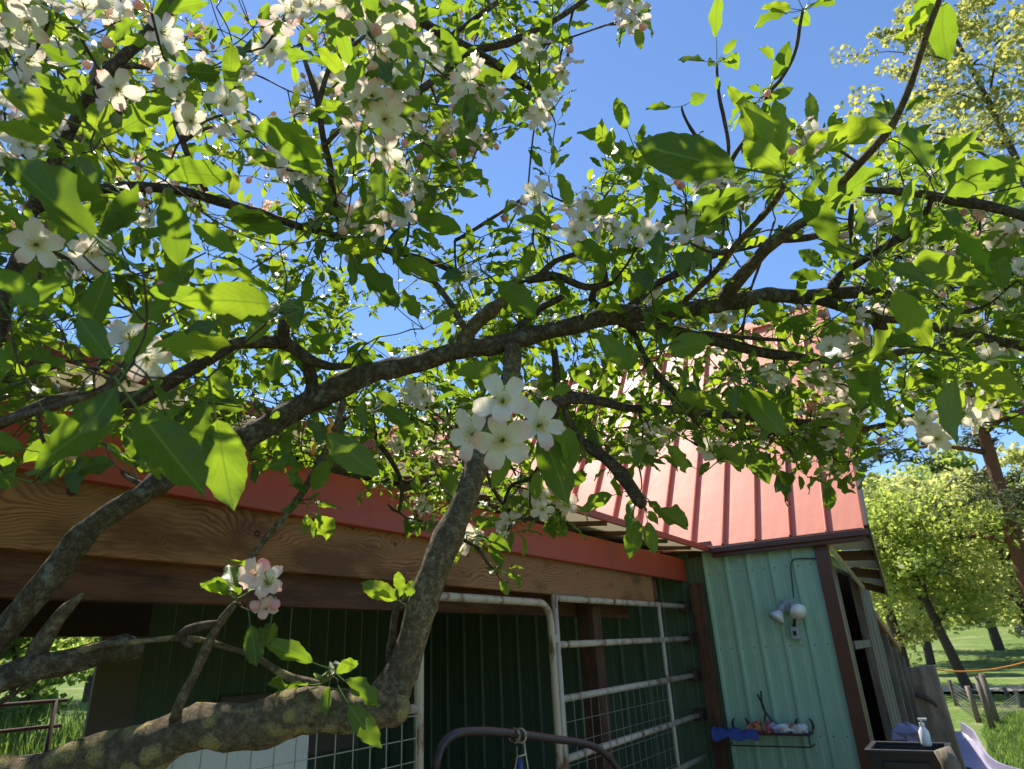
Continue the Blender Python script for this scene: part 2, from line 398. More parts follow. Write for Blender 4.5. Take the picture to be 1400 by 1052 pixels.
for i in range(N):
    for j in range(N):
        k = i*(N+1)+j; fs.append((k, k+N+1, k+N+2, k+1))
g.add(vs, fs); g.build('ground', ground_mat(), smooth=True, kind='structure')
def gz(x, y):
    r = math.hypot(x, y)
    z = 0.10*math.sin(x*.11+1)*math.sin(y*.13)*min(1, max(0, (r-9)/15)) + max(0, r-45)**1.15*.035
    if x < -6.5: z += .9*min(1, (-x-6.5)/4.0)
    return z
# bare dirt yard under and before the shed
g = MB(); seg = 26; vs = [(-1.5, 3.5, .012)]
for k in range(seg):
    th = 2*math.pi*k/seg; vs.append((-1.8 + 4.6*math.cos(th)*(1+.06*math.sin(3*th)), 3.0 + 5.0*math.sin(th)*(1+.08*math.sin(2*th+1)), .012))
g.add(vs, [(0, 1+k, 1+(k+1) % seg) for k in range(seg)])
g.build('dirt_yard', m_plain('dirt', (.17,.135,.09), .95, var=.3, scale=5, bumpy=.8), kind='structure')
# gravel road crossing far right
g = MB(); a0 = Vector((-30, 27.5, 0)); a1 = Vector((45, 17.5, 0)); dr = (a1-a0).normalized(); nn = Vector((-dr.y, dr.x, 0)); K = 40
vs = []
for k in range(K+1):
    c = a0.lerp(a1, k/K) + nn*.5*math.sin(k*.5)
    for s in (-1.3, 1.3):
        q = c+nn*s; vs.append((q.x, q.y, gz(q.x, q.y)+.07))
g.add(vs, [(2*k, 2*k+2, 2*k+3, 2*k+1) for k in range(K)])
g.build('gravel_road', m_plain('pale_gravel', (.40,.35,.30), .95, var=.25, scale=4, bumpy=.6), kind='structure')

# ------------------------------------------------------------------ ribbed sheet panel (one bay)
def bay_mesh(name, w, h, mat, rib=.030, rh=.018, minor=True, lap=.0):
    """bay in local x (0..w), z (0..h), ribs stand out to -y"""
    pr = [(0, 0), (0.0, -rh), (rib*.6, -rh), (rib, 0)]
    if minor: pr += [(w*.6-.014, 0), (w*.6-.007, -.0015), (w*.6+.007, -.0015), (w*.6+.014, 0)]
    pr += [(w-.0005, 0)]
    b = MB(); n = len(pr)
    vs = [(x, y, 0) for x, y in pr] + [(x, y, h) for x, y in pr] + [(x, y+.004 if y == 0 else y+.004, 0) for x, y in pr] + [(x, y+.004, h) for x, y in pr]
    fs = [(i, i+1, n+i+1, n+i) for i in range(n-1)] + [(2*n+i, 3*n+i, 3*n+i+1, 2*n+i+1) for i in range(n-1)]
    fs += [(0, n, 3*n, 2*n), (n-1, 3*n-1, 4*n-1, 2*n-1)]
    b.add(vs, fs); return b.mesh(name, mat)
def place(me, name, parent, origin, ex, ey, ez):
    o = link(name, me, None); WLOC.pop(o.name, None)
    m = Matrix((ex, ey, ez)).transposed().to_4x4(); m = Matrix.Translation(Vector(origin)) @ m
    if parent is not None:
        o.parent = parent; m = Matrix.Translation(-WLOC[parent.name]) @ m
    o.matrix_local = m if parent is None else m
    o.matrix_basis = m
    return o
X, Y, Z = Vector((1,0,0)), Vector((0,1,0)), Vector((0,0,1))

# ------------------------------------------------------------------ barn
barn = thing('barn', 'green metal sided barn with steep faded red metal roof behind the apple branches', 'barn', (-3.2, 7.5, 0))
bw = .175
me = bay_mesh('wall_panel', bw, 2.30, M['green_wall'])
x = XC-.045
n = 0
while x - bw > XF - .02:
    x -= bw; place(me, 'wall_panel', barn, (x, Y1, 0), X, Y, Z); n += 1
xlamp = x
# the same wall goes on to the left behind the lean-to, same siding with the roof's shade put into a darker green
me = bay_mesh('wall_panel', .21, 2.27, M['green_shaded'])
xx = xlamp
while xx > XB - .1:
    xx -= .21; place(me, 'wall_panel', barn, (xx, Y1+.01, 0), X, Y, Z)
def gable_h(y):      # height of the side wall under the side overhang
    return 2.28
me = bay_mesh('wall_panel', .23, 2.28, M['green_wall'])
y = Y1 + .01
dy0, dy1 = 6.02, 7.05
for k in range(40):
    ya = y + k*.23
    if ya > dy0-.24: break
    place(me, 'wall_panel', barn, (XC, ya, 0), Y, -X, Z)
me = bay_mesh('wall_panel', .23, 2.28-2.12, M['green_wall'])
b = MB(); b.box((XC-.06, dy0-.10, 0), (XC+.012, dy0, 2.12)); b.build('door_frame', M['wood_grey'], barn, bevel=.004)
b = MB(); b.box((XC-.22, dy0-.1, .02), (XC-.17, dy1+.2, 2.2)); b.build('door', M['brown_trim'], barn)
b = MB(); b.box((XC-.03, dy1-.02, 0), (XC+.04, dy1+.05, 2.14)); b.build('door_frame', M['wood_grey'], barn, bevel=.004)
b = MB(); b.box((XC-.05, dy0-.1, 2.121), (XC+.010, dy1+.85, 2.20)); b.build('door_lintel', M['green_wall'], barn)
for k in range(6):
    b = MB(); b.box((XC+.002+.004*(k % 2), dy1+.052+k*.14, .02), (XC+.028+.004*(k % 2), dy1+.19+k*.14, 2.10-.02*(k % 3))); b.build('siding_board', M['wood_grey'], barn, bevel=.003)
b = MB(); b.box((XC-.02, dy0, 1.50), (XC+.03, dy1-.03, 1.56)); b.build('door_batten', M['wood_grey'], barn, bevel=.003)
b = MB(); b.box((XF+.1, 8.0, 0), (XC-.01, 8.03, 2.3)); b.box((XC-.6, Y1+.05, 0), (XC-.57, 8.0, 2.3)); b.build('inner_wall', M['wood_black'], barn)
b = MB(); zt0 = 2.275; b.add([(XF+.02, Y1-.004, zt0), (XB, Y1-.004, zt0), (XB, Y1-.004, 2.72), (XF+.02, Y1-.004, 2.345), (XF+.02, Y1+.02, zt0), (XB, Y1+.02, zt0), (XB, Y1+.02, 2.72), (XF+.02, Y1+.02, 2.345)], [(3,2,1,0),(4,5,6,7),(2,3,7,6),(0,1,5,4),(1,2,6,5),(3,0,4,7)]); b.build('wall_infill', M['green_shaded'], barn)
b = MB(); b.box((-7.2, Y1+.03, 2.20), (XC-.02, Y1+.09, 2.40)); b.build('wall_plate', M['rafter'], barn)
# corner post and brown trims
b = MB(); b.box((XC-.05, Y1-.035, 0), (XC+.045, Y1+.06, 2.30)); b.build('corner_trim', M['brown_trim'], barn, bevel=.004)
b = MB(); b.box((XF+.02, Y1-.06, 0), (XF+.12, Y1-.022, 2.06)); b.build('wall_post', M['wood_post'], barn, bevel=.004)
# steep roof in standing seam panels
EL = math.radians(56); rs = Vector((0, math.cos(EL), math.sin(EL))); rn = Vector((0, -math.sin(EL), math.cos(EL)))
rl = 3.12; XR = -0.47; pw = .262; y0, z0 = Y1-.10, 2.325
def roof_panel_mesh():
    b = MB(); w = pw
    pr = [(0,0),(0,.026),(.008,.030),(.016,.026),(.016,0),(w*.5,0),(w-.0005,0)]
    n = len(pr)
    vs = [(x, y, 0) for x, y in pr] + [(x, y, rl) for x, y in pr] + [(x, y-.004, 0) for x, y in pr] + [(x, y-.004, rl) for x, y in pr]
    fs = [(i, n+i, n+i+1, i+1) for i in range(n-1)] + [(2*n+i, 2*n+i+1, 3*n+i+1, 3*n+i) for i in range(n-1)] + [(i, i+1, 2*n+i+1, 2*n+i) for i in range(n-1)]
    fs += [(0, 2*n, 3*n, n), (n-1, 2*n-1, 4*n-1, 3*n-1)]
    b.add(vs, fs); return b.mesh('roof_panel', M['pink_roof'])
me = roof_panel_mesh(); K = 26
for k in range(K):
    place(me, 'roof_panel', barn, (XR-(k+1)*pw, y0, z0), X, rn, rs)
ridge = Vector((0, y0, z0)) + rs*rl
b = MB(); b.add([(XC, ridge.y+.01, ridge.z-.03), (XR-K*pw, ridge.y+.01, ridge.z-.03), (XR-K*pw, ridge.y+1.2, ridge.z-1.7), (XC, ridge.y+1.2, ridge.z-1.7)], [(0,3,2,1)])
b.build('back_roof', M['pink_roof'], barn)
b = MB(); b.obox(Vector((XR-K*pw/2, ridge.y-.01, ridge.z+.03)), X, rs, rn, (K*pw/2, .07, .006)); b.build('ridge_cap', M['pink_roof'], barn)
b = MB(); b.obox(Vector((XR+.012, y0, z0))+rs*(rl/2)-rn*.045, X, rs, rn, (.012, rl/2, .075)); b.build('rake_trim', M['brown_trim'], barn)
b = MB(); b.add([(XC, y0+.15, z0), (XC, ridge.y, ridge.z-.12), (XC, ridge.y+1.1, ridge.z-1.7), (XC, ridge.y+1.1, z0)], [(0,1,2,3)]); b.build('gable_panel', M['green_wall'], barn)
b = MB(); b.box((XO+.02, y0-.055, z0-.055), (XR+.02, y0-.018, z0-.012)); b.box((XO+.02, y0-.018, z0-.085), (XR-.01, y0+.05, z0+.004)); b.box((XF-.3, y0+.01, z0-.02), (XO+.02, y0+.06, z0+.05)); b.build('eave_gutter', M['brown_trim'], barn, bevel=.004)
# side overhang by the door: three pale boards between rafters, falling towards the back
oa, ob_ = Vector((XR+.015, y0+.02, 2.30)), Vector((-.575, 7.20, 1.965))      # outer edge
ia, ib_ = Vector((XC+.03, y0+.05, 2.30)), Vector((-.745, 7.15, 2.03))        # edge along the wall
def quadslab(p, th, name, mat):
    n_ = (p[1]-p[0]).cross(p[3]-p[0]).normalized()*th; b = MB()
    b.add(list(p)+[q+n_ for q in p], [(3,2,1,0),(4,5,6,7),(0,1,5,4),(1,2,6,5),(2,3,7,6),(3,0,4,7)]); return b.build(name, mat, barn)
for k in range(3):
    t0, t1 = k/3+.03, (k+1)/3-.03
    quadslab([ia.lerp(ib_, t0)+Z*.03, oa.lerp(ob_, t0)+Z*.03, oa.lerp(ob_, t1)+Z*.03, ia.lerp(ib_, t1)+Z*.03], .008, 'soffit_panel', M['white_soffit'])
for k in range(4):
    t0, t1 = max(0, k/3-.028), min(1, k/3+.028)
    quadslab([ia.lerp(ib_, t0)-Z*.03, oa.lerp(ob_, t0)-Z*.03, oa.lerp(ob_, t1)-Z*.03, ia.lerp(ib_, t1)-Z*.03], .055, 'rafter', M['rafter'])
b = MB(); d_ = (ob_-oa).normalized(); u_ = X.cross(d_).normalized(); b.obox((oa+ob_)/2+X*.012+Z*.005, d_, X, u_, ((ob_-oa).length/2+.01, .010, .045)); b.build('side_fascia', M['brown_trim'], barn, bevel=.003)
b = MB(); d_ = (ib_-ia).normalized(); u_ = X.cross(d_).normalized(); b.obox((ia+ib_)/2+X*.02+Z*-.045, d_, X, u_, ((ib_-ia).length/2-.1, .012, .018)); b.build('side_gutter', M['white_board'], barn, bevel=.003)

# ------------------------------------------------------------------ lean-to
lean = thing('lean_to', 'open wooden lean-to with long red fascia board on the left of the barn', 'shed', (-3.3, 2.4, 0))
YS = -1.6
b = MB(); b.box((XF-.038, YS, 2.08), (XF, Y1-.03, 2.262)); b.build('fascia_board', M['red_paint'], lean, bevel=.004)
b = MB(); b.box((XF-.085, YS, 1.895), (XF-.045, 4.9, 2.14)); o = b.build('beam_plank', M['wood_knot'], lean, bevel=.004); o['label'] = 'knotty plank under the red fascia'
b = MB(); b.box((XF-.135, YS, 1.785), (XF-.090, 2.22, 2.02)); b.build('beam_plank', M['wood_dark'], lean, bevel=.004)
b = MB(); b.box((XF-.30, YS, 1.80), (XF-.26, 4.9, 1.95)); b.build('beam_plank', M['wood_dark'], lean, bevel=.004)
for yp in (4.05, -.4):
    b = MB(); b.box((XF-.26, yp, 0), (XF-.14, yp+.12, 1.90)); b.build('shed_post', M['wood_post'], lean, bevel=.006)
slope = .12
def lz(x): return 2.295 + (XO-x)*slope
yy = YS; k = 0
while yy < Y1-.15:
    b = MB()
    ye = min(yy+.66, Y1-.05)
    v = []
    for z_ in (0, .006):
        v += [(XO, yy+.002, lz(XO)+z_), (XB-.2, yy+.002, lz(XB-.2)+z_), (XB-.2, ye, lz(XB-.2)+z_), (XO, ye, lz(XO)+z_)]
    b.add(v, [(0,1,2,3),(4,7,6,5),(0,4,5,1),(1,5,6,2),(2,6,7,3),(3,7,4,0)]); b.build('roof_sheet', M['white_soffit'], lean)
    yy += .66
yy = YS+.2
while yy < Y1-.2:
    b = MB(); c = Vector(((XO+XB)/2, yy, lz((XO+XB)/2)-.014)); d = Vector((-1, 0, slope)).normalized(); w = Y; u = d.cross(w)
    b.obox(c, d, w, u, ((XO-XB)/2-.01, .022, .012)); b.build('rafter', M['rafter'], lean)
    yy += .50
b = MB(); b.box((XO-.002, YS, lz(XO)-.012), (XO+.018, Y1-.12, lz(XO)+.03)); b.build('roof_edge_trim', M['red_paint'], lean, bevel=.003)
b = MB(); b.add([(XF-.02, YS, lz(XF)+.03),(XF-.02, Y1-.12, lz(XF)+.03),(XB-.2, Y1-.05, lz(XB-.2)+.04),(XB-.2, YS, lz(XB-.2)+.04)], [(0,1,2,3)]); b.build('roof_covering', M['pink_roof'], lean)
# far wall of the lean-to
me = bay_mesh('wall_panel', .21, 2.66, M['green_shaded'])
oy0, oy1 = -.6, 2.44
yy = oy1+.30
while yy < Y1:
    place(me, 'wall_panel', lean, (XB, yy, 0), Y, -X, Z); yy += .21
b = MB(); b.box((XB, oy1, 0), (XB+.03, oy1+.30, 2.6)); wb = b.build('wall_board', M['taupe_board'], lean, bevel=.004)
for zz in (1.56, 1.47):  # thin pale pieces standing in for two patches of sunlight on the board
    b = MB(); b.box((XB+.031, oy1+.10, zz), (XB+.036, oy1+.23, zz+.045)); o = b.build('sun_patch', M['white_board'], wb)
me2 = bay_mesh('wall_panel', .21, .98, M['green_shaded'])
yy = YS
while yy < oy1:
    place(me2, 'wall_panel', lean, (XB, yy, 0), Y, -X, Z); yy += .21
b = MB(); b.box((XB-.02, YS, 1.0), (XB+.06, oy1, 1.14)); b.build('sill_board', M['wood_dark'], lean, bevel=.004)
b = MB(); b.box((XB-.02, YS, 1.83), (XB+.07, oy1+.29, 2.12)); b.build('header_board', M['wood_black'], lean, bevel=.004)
b = MB(); b.box((XB-.015, YS, 2.12), (XB+.01, oy1, 2.66)); b.build('upper_wall', M['green_shaded'], lean)
me = bay_mesh('wall_panel', .21, 2.6, M['green_shaded'])
b = MB(); b.box((XB, YS-.03, 0), (XF-.1, YS, 2.5)); b.build('end_wall', M['green_shaded'], lean)
b = MB(); b.box((XF-.3, 4.92, 1.92), (XF-.06, 5.02, 2.06)); b.build('beam_block', M['wood_dark'], lean)

# ------------------------------------------------------------------ gates
def pipe(pts, r, mat, parent, name='rail', n=10):
    b = MB(); b.tube(pts, r, n); return b.build(name, mat, parent, smooth=True)
def arc(c, r, a0, a1, ax, ay, n=8):
    return [c + ax*(r*math.cos(a0+(a1-a0)*i/n)) + ay*(r*math.sin(a0+(a1-a0)*i/n)) for i in range(n+1)]
XG = XF-.04
livestock = thing('pen_panel', 'white pipe pen panel with long rails ending at the green wall', 'pen panel', (XG, 4.4, 0))
ya, yb = 3.38, 5.5
zr = [1.875, 1.63, 1.36, 1.08, .8, .5]
for i, z in enumerate(zr):
    pipe([(XG, ya, z), (XG, yb, z+.01)], .019, M['pipe_white'], livestock)
pipe([(XG, ya, .12), (XG, ya, 1.895)], .019, M['pipe_white'], livestock, 'upright')
pipe([(XG, 4.95, .3), (XG, 4.95, 1.875)], .015, M['pipe_white'], livestock, 'upright')
def wire(parent, p0, du, dv, nu, nv, su, sv, r=.0017):
    b = MB()
    for i in range(nu+1): b.tube([p0+du*(i*su), p0+du*(i*su)+dv*(nv*sv)], r, 4)
    for j in range(nv+1): b.tube([p0+dv*(j*sv), p0+dv*(j*sv)+du*(nu*su)], r, 4)
    return b.build('wire_mesh', M['galv'], parent, kind='stuff')
wire(livestock, Vector((XG+.022, ya, .55)), Y, Z, 15, 8, .10, .10)
for z in zr[:4]:
    b = MB(); b.box((XG-.035, yb-.02, z-.03), (XG+.035, yb+.075, z+.05)); b.build('wall_bracket', M['iron'], livestock, bevel=.004)
arch = thing('arched_gate', 'rounded white pipe walk-through frame left of the railed pen panel', 'gate', (XG, 2.8, 0))
a0, a1, zt = 2.23, 3.325, 1.845
pp = [Vector((XG, a0, .05)), Vector((XG, a0, zt-.14))] + arc(Vector((XG, a0+.11, zt-.11)), .11, math.pi, math.pi/2, Y, Z)[1:] + arc(Vector((XG, a1-.11, zt-.11)), .11, math.pi/2, 0, Y, Z) + [Vector((XG, a1, .05))]
pipe(pp, .0195, M['pipe_white'], arch, 'frame', 12)
for z in (1.66, 1.0): 
    b = MB(); b.lathe([(.024,-.02),(.028,0),(.024,.02)], Matrix.Translation((XG, a1+.022, z)), 10); b.build('hinge', M['pipe_white'], arch)
mesh_panel = thing('mesh_panel', 'wire mesh stock panel with top rail behind the lichened bough', 'pen panel', (XG, 1.6, 0))
pipe([(XG, .1, 1.415), (XG, a0-.02, 1.415)], .018, M['pipe_white'], mesh_panel)
pipe([(XG, .1, .2), (XG, .1, 1.43)], .018, M['pipe_white'], mesh_panel, 'upright')
wire(mesh_panel, Vector((XG+.02, .2, .3)), Y, Z, 24, 14, .083, .078, .0022)
# board and signs standing against the far side
b = MB(); b.box((XG-.45, 1.20, .4), (XG-.42, 2.05, 1.355)); tag(b.build('white_board', M['white_board'], None, bevel=.004), 'dirty white board standing behind the wire mesh panel', 'board')
b = MB(); b.box((XB+.05, 3.35, .9), (XB+.09, 4.75, 1.40)); tag(b.build('leaning_board', M['taupe_board'], None, bevel=.01), 'taupe board leaning on the dark green back wall', 'board')
# gate in the far opening
fg = thing('tube_gate', 'dark tube gate across the sunny opening in the far wall', 'gate', (XB-.12, 1.2, 0))
for z in (1.455, 1.31, 1.155, 1.0, .75, .5):
    pipe([(XB-.12, -.5, z), (XB-.12, 2.36, z)], .012, M['iron'], fg)
for y_ in (2.30, .9): pipe([(XB-.12, y_, .3), (XB-.12, y_, 1.462)], .014, M['iron'], fg, 'upright')
# dark hoop in front with hooks
XH = -1.35
hoop = thing('pipe_hoop', 'dark painted pipe hoop in front of the white frames', 'pipe frame', (XH, 2.2, 0))
hp = [onplane(x_, y_, 0, XH) for x_, y_ in ((592,1120),(594,1060),(602,1022),(622,1004),(655,1000),(700,1003),(760,1011),(800,1017),(826,1030),(846,1056),(870,1110))]
hp = [Vector((XH, hp[0].y, .1))] + hp + [Vector((XH, hp[-1].y+.02, .1))]
pipe(catmull(hp, .03), .0135, M['pipe_dark'], hoop, 'frame', 12)
hk = thing('rope_hook', 'pair of pale hooks with a cord hung on the dark pipe hoop', 'hook', P(712, 1010, 1.9))
for x_ in (703, 712):
    c = onplane(x_, 1006, 0, XH); pipe(arc(c, .021, 0, 6.2, X, Z, 14), .0035, M['pipe_white'], hk, 'hook_ring', 6)
c = onplane(706, 1021, 0, XH+.01); pipe([c, c+Vector((0,.0,-.03)), c+Vector((0,.05,-.03)), c+Vector((0,.05,.005))], .0035, M['pipe_white'], hk, 'hook', 6)
pipe([c+Vector((0,0,-.03)), c+Vector((0,-.06,-.17)), c+Vector((0,-.13,-.40))], .0025, M['pipe_white'], hk, 'cord', 6)
pipe([c+Vector((0,.05,-.0)), c+Vector((0,.07,-.10)), c+Vector((0,.13,-.40))], .0025, M['pipe_white'], hk, 'cord', 6)
b = MB(); b.tube([c+Vector((-.01,.03,-.035)), c+Vector((-.01,.035,-.12)), c+Vector((-.01,.03,-.42))], [.008,.014,.022], 8); b.build('strap', M['blue_cloth'], hk, smooth=True)

b = MB()
for zz in (.95, 1.55, 2.12):
    for k in range(12):
        c_ = Vector((XC-.10-k*.0875, Y1-.002, zz)); b.lathe([(.0052,0),(.0052,.004),(.002,.005)], Matrix.Translation(c_) @ Matrix.Rotation(math.radians(90), 4, 'X'), 6)
b.build('screws', M['iron'], barn, kind='stuff')
# ------------------------------------------------------------------ things on the lamp wall
YW = Y1-.02
def W(x_, y_, off=0.0):
    p = onplane(x_, y_, 1, YW-off); return p
fl = thing('flood_light', 'twin white flood lamp with cable on the pale green wall', 'lamp', W(1078, 845))
c = W(1078, 828)
b = MB(); b.lathe([(.05,0),(.05,.02),(.035,.035)], Matrix.Translation(c) @ Matrix.Rotation(math.radians(90), 4, 'X'), 16); b.build('wall_plate', M['grey_plastic'], fl, smooth=False)
for sx, dz, dirv in ((-1, 0, Vector((-.45,-.45,-.72))), (1, 0, Vector((.42,-.75,-.42)))):
    dirv.normalize(); s0 = c + Vector((sx*.03, -.03, .0)); q = dirv.to_track_quat('Z', 'Y').to_matrix().to_4x4()
    b = MB(); b.lathe([(.016,-.01),(.026,.0),(.030,.03),(.030,.055)], Matrix.Translation(s0) @ q, 12); hb = b.build('lamp_socket', M['grey_plastic'], fl, smooth=True)
    b = MB(); b.lathe([(.024,.055),(.034,.075),(.056,.115),(.060,.125)], Matrix.Translation(s0) @ q, 18); bb = b.build('bulb', M['white_plastic'], fl, smooth=True)
    b = MB(); b.lathe([(.0595,.1252),(.052,.134),(.03,.139),(.004,.140)], Matrix.Translation(s0) @ q, 18); b.build('lens', M['glass'], bb, smooth=True)
c2 = W(1088, 866); b = MB(); b.box(c2+Vector((-.03,-.035,-.045)), c2+Vector((.03,.015,.045))); b.build('outlet_box', M['grey_plastic'], fl, bevel=.006)
b = MB(); b.box(c2+Vector((-.012,-.038,-.016)), c2+Vector((.012,-.036,.016))); b.build('switch', M['black'], fl)
b = MB(); b.tube([c+Vector((.02,-.02,-.02)), c+Vector((.04,-.03,-.07)), c2+Vector((0,-.02,.045))], .012, 8); b.build('sensor_arm', M['iron'], fl, smooth=True)
b = MB(); b.tube(catmull([W(1085,818,.02), W(1083,795,.01), W(1081,775,.01), W(1084,766,.01), W(1095,764,.01), W(1118,764,.01)], .02), .005, 6); b.build('cable', M['black'], fl, smooth=True)
sh = thing('wall_shelf', 'narrow dark metal shelf mounted low on the pale green wall', 'shelf', W(1050, 1010))
pL, pR = W(1000, 1000), W(1113, 1002)
b = MB(); b.box((pL.x-.08, YW-.16, pL.z-.006), (pR.x, YW-.0, pL.z+.006)); b.build('shelf_board', M['iron'], sh)
b = MB()
for q in ((pL.x, YW-.155), (pR.x-.01, YW-.155)):
    b.tube([(q[0], q[1], pL.z-.006), (q[0], q[1], pL.z-.075)], .005, 6); b.tube([(q[0], q[1], pL.z-.075), (q[0], YW, pL.z-.075)], .005, 6)
b.tube([(pL.x, YW-.155, pL.z-.075), (pR.x-.01, YW-.155, pL.z-.075)], .005, 6); b.build('bracket', M['iron'], sh)
zs = pL.z+.007
def blob(c, r, n=5, jag=.3):
    vs = []; fs = []
    import itertools
    for i in range(n+1):
        for j in range(8):
            th = math.pi*i/n; ph = 2*math.pi*j/8; k = 1+rng.uniform(-jag, jag)
            vs.append((c[0]+r[0]*k*math.sin(th)*math.cos(ph), c[1]+r[1]*k*math.sin(th)*math.sin(ph), max(zs, c[2]+r[2]*k*math.cos(th))))
    for i in range(n):
        for j in range(8): fs.append((i*8+j, i*8+(j+1)%8, (i+1)*8+(j+1)%8, (i+1)*8+j))
    return vs, fs
L_ = pR.x-pL.x
b = MB(); v = []; nu = 16
for i in range(nu+1):
    for j, (yy_, zz_) in enumerate(((YW-.02, .004), (YW-.10, .012), (YW-.165, .006), (YW-.172, -.045))):
        v.append((pL.x-.10+.34*i/nu, yy_, zs+zz_+rng.uniform(-.012,.014)+.006*math.sin(i*.9+j)+(.012 if j == 1 else 0)))
b.add(v, [(i*4+j, i*4+j+1, i*4+j+5, i*4+j+4) for i in range(nu) for j in range(3)])
tag(b.build('cloth', M['blue_cloth'], None, smooth=True), 'blue cloth draped over the left end of the wall shelf', 'cloth')
items = [(.38, 'toy', 'orange crumpled bundle in the middle of the wall shelf', M['orange_cloth'], (.07,.05,.045)),
         (.52, 'ball', 'red bundle beside the orange one on the wall shelf', M['red_item'], (.05,.045,.04)),
         (.70, 'rag', 'white rag bundle on the wall shelf under the lamp', M['white_plastic'], (.085,.05,.032)),
         (.88, 'rag', 'grey white rag at the right end of the wall shelf', M['white_board'], (.06,.045,.035))]
items += [(.30, 'ball', 'small pale bundle between the blue cloth and the orange one', M['white_board'], (.04,.04,.025)),
          (.46, 'toy', 'tan crumpled bundle pressed against the red one', M['taupe_board'], (.045,.04,.045)),
          (.60, 'rag', 'blue grey rag in the pile right of the red bundle', M['purple_plastic'], (.05,.045,.042)),
          (.79, 'toy', 'orange scrap between the two pale rags', M['orange_cloth'], (.035,.035,.035))]
for f_, nm, lb, mt, r_ in items:
    b = MB(); v, f = blob((pL.x+L_*f_, YW-.09, zs+r_[2]*.5), r_, 6, .35); b.add(v, f)
    tag(b.build(nm, mt, None), lb, {'toy': 'bundle', 'ball': 'bundle', 'rag': 'rag'}[nm])
for i, (xx_, zz_, lb) in enumerate(((1006, 985, 'leftmost rusty horseshoe standing above the blue cloth'), (1020, 984, 'rusty horseshoe second from the left above the shelf'), (1092, 985, 'rusty horseshoe above the white rag'), (1108, 988, 'rightmost rusty horseshoe at the end of the shelf'))):
    c = W(xx_, zz_); c.z = zs+.062; b = MB(); sgn = 1 if i % 2 else -1
    b.tube(arc(c+Vector((-sgn*.035,-.03,-.02)), .055, -.7, .9, X*sgn, Z, 8), [.004,.007,.009,.010,.010,.010,.009,.007,.004], 6)
    tag(b.build('horseshoe', M['iron'], None, smooth=True), lb, 'horseshoe', 'horseshoes on the wall shelf')
c = W(1050, 985); c.z = zs
b = MB(); b.tube(catmull([c+Vector((-.05,-.05,0)), c+Vector((.0,-.05,.13)), c+Vector((-.02,-.05,.26))], .03), [.008]*4+[.007]*4+[.005]*20, 6) if False else None
for pts in (((-.04,0),(.005,.13),(-.03,.25)), ((.07,0),(.03,.09),(-.005,.16),(.0,.27))):
    b.tube(catmull([c+Vector((a_, -.06, z_)) for a_, z_ in pts], .02), .0075, 6)
tag(b.build('forked_stick', M['iron'], None, smooth=True), 'forked dark stick propped on the middle of the wall shelf', 'stick')

# ------------------------------------------------------------------ yard to the right
def gp(x_, y_):       # ground point under a pixel
    r_ = ray(x_, y_); t = -EYE.z/r_.z; return EYE + r_*t
pc = P(1262, 912, 4.3)
def lean_post(base, top, w, mat, parent, name='post'):
    b = MB(); d = (top-base); ax = d.normalized(); s_ = ax.cross(Y).normalized(); t_ = s_.cross(ax)
    b.obox((base+top)/2, s_, t_, ax, (w/2, w/2, d.length/2)); return b.build(name, mat, parent, bevel=.01)
wp = thing('fence_post', 'thick weathered wooden post with a rusty chain by the black tub', 'post', (pc.x, pc.y, 0))
lean_post(Vector((pc.x+.02, pc.y, 0)), Vector((pc.x-.02, pc.y, pc.z)), .175, M['wood_grey'], wp, 'timber')
b = MB(); cc = [P(1252,950,4.18), P(1272,958,4.15), P(1284,972,4.14), P(1287,1000,4.14), P(1290,1060,4.2)]; b.tube(catmull(cc, .02), .012, 6, noise=.15); b.build('chain', M['iron'], wp, smooth=True)
tb = P(1246, 1040, 3.6); zt_ = P(1246, 1024, 3.6).z
tub = thing('plastic_tub', 'black rectangular plastic tub by the barn corner', 'tub', (tb.x, tb.y, 0))
def frus(b, cx, cy, z0_, z1_, w0, d0, w1, d1):
    v = [(cx+sx*w0, cy+sy*d0, z0_) for sx, sy in ((-1,-1),(1,-1),(1,1),(-1,1))]+[(cx+sx*w1, cy+sy*d1, z1_) for sx, sy in ((-1,-1),(1,-1),(1,1),(-1,1))]
    b.add(v, [(0,1,5,4),(1,2,6,5),(2,3,7,6),(3,0,4,7)])
    return v
b = MB(); frus(b, tb.x, tb.y, zt_-.45, zt_, .15, .13, .185, .16); v = frus(b, tb.x, tb.y, zt_, zt_-.40, .172, .147, .14, .12); b.add([v[4],v[5],v[6],v[7]], [(0,1,2,3)]); b.build('bucket', M['black'], tub, bevel=.0)
b = MB()
for (x0_, y0_, x1_, y1_) in ((-.20,-.175,.20,-.145),(-.20,.145,.20,.175),(-.20,-.145,-.17,.145),(.17,-.145,.20,.145)): b.box((tb.x+x0_, tb.y+y0_, zt_-.004), (tb.x+x1_, tb.y+y1_, zt_+.012))
b.box((tb.x-.12, tb.y-.178, zt_-.075), (tb.x+.10, tb.y-.15, zt_-.045)); b.build('rim', M['black'], tub, bevel=.004)
b = MB(); b.box((tb.x-.17, tb.y-.14, 0), (tb.x+.17, tb.y+.14, zt_-.452)); tag(b.build('crate', M['wood_grey'], None, bevel=.01), 'weathered wooden block carrying the black tub', 'crate')
q = P(1303, 1046, 3.3); b = MB(); b.tube([Vector((q.x, q.y, 0)), Vector((q.x-.01, q.y, q.z)), Vector((q.x-.03, q.y, P(1290,1026,3.3).z))], [.05,.045,.04], 10, noise=.05); tag(b.build('log', M['wood_grey'], None, smooth=True), 'short mossy upright log right beside the black tub', 'log')
q = P(1240, 1003, 4.6); b = MB(); zs = q.z-.10; v, f = blob((q.x, q.y, q.z-.03), (.10,.10,.08), 6, .4); b.add(v, f)
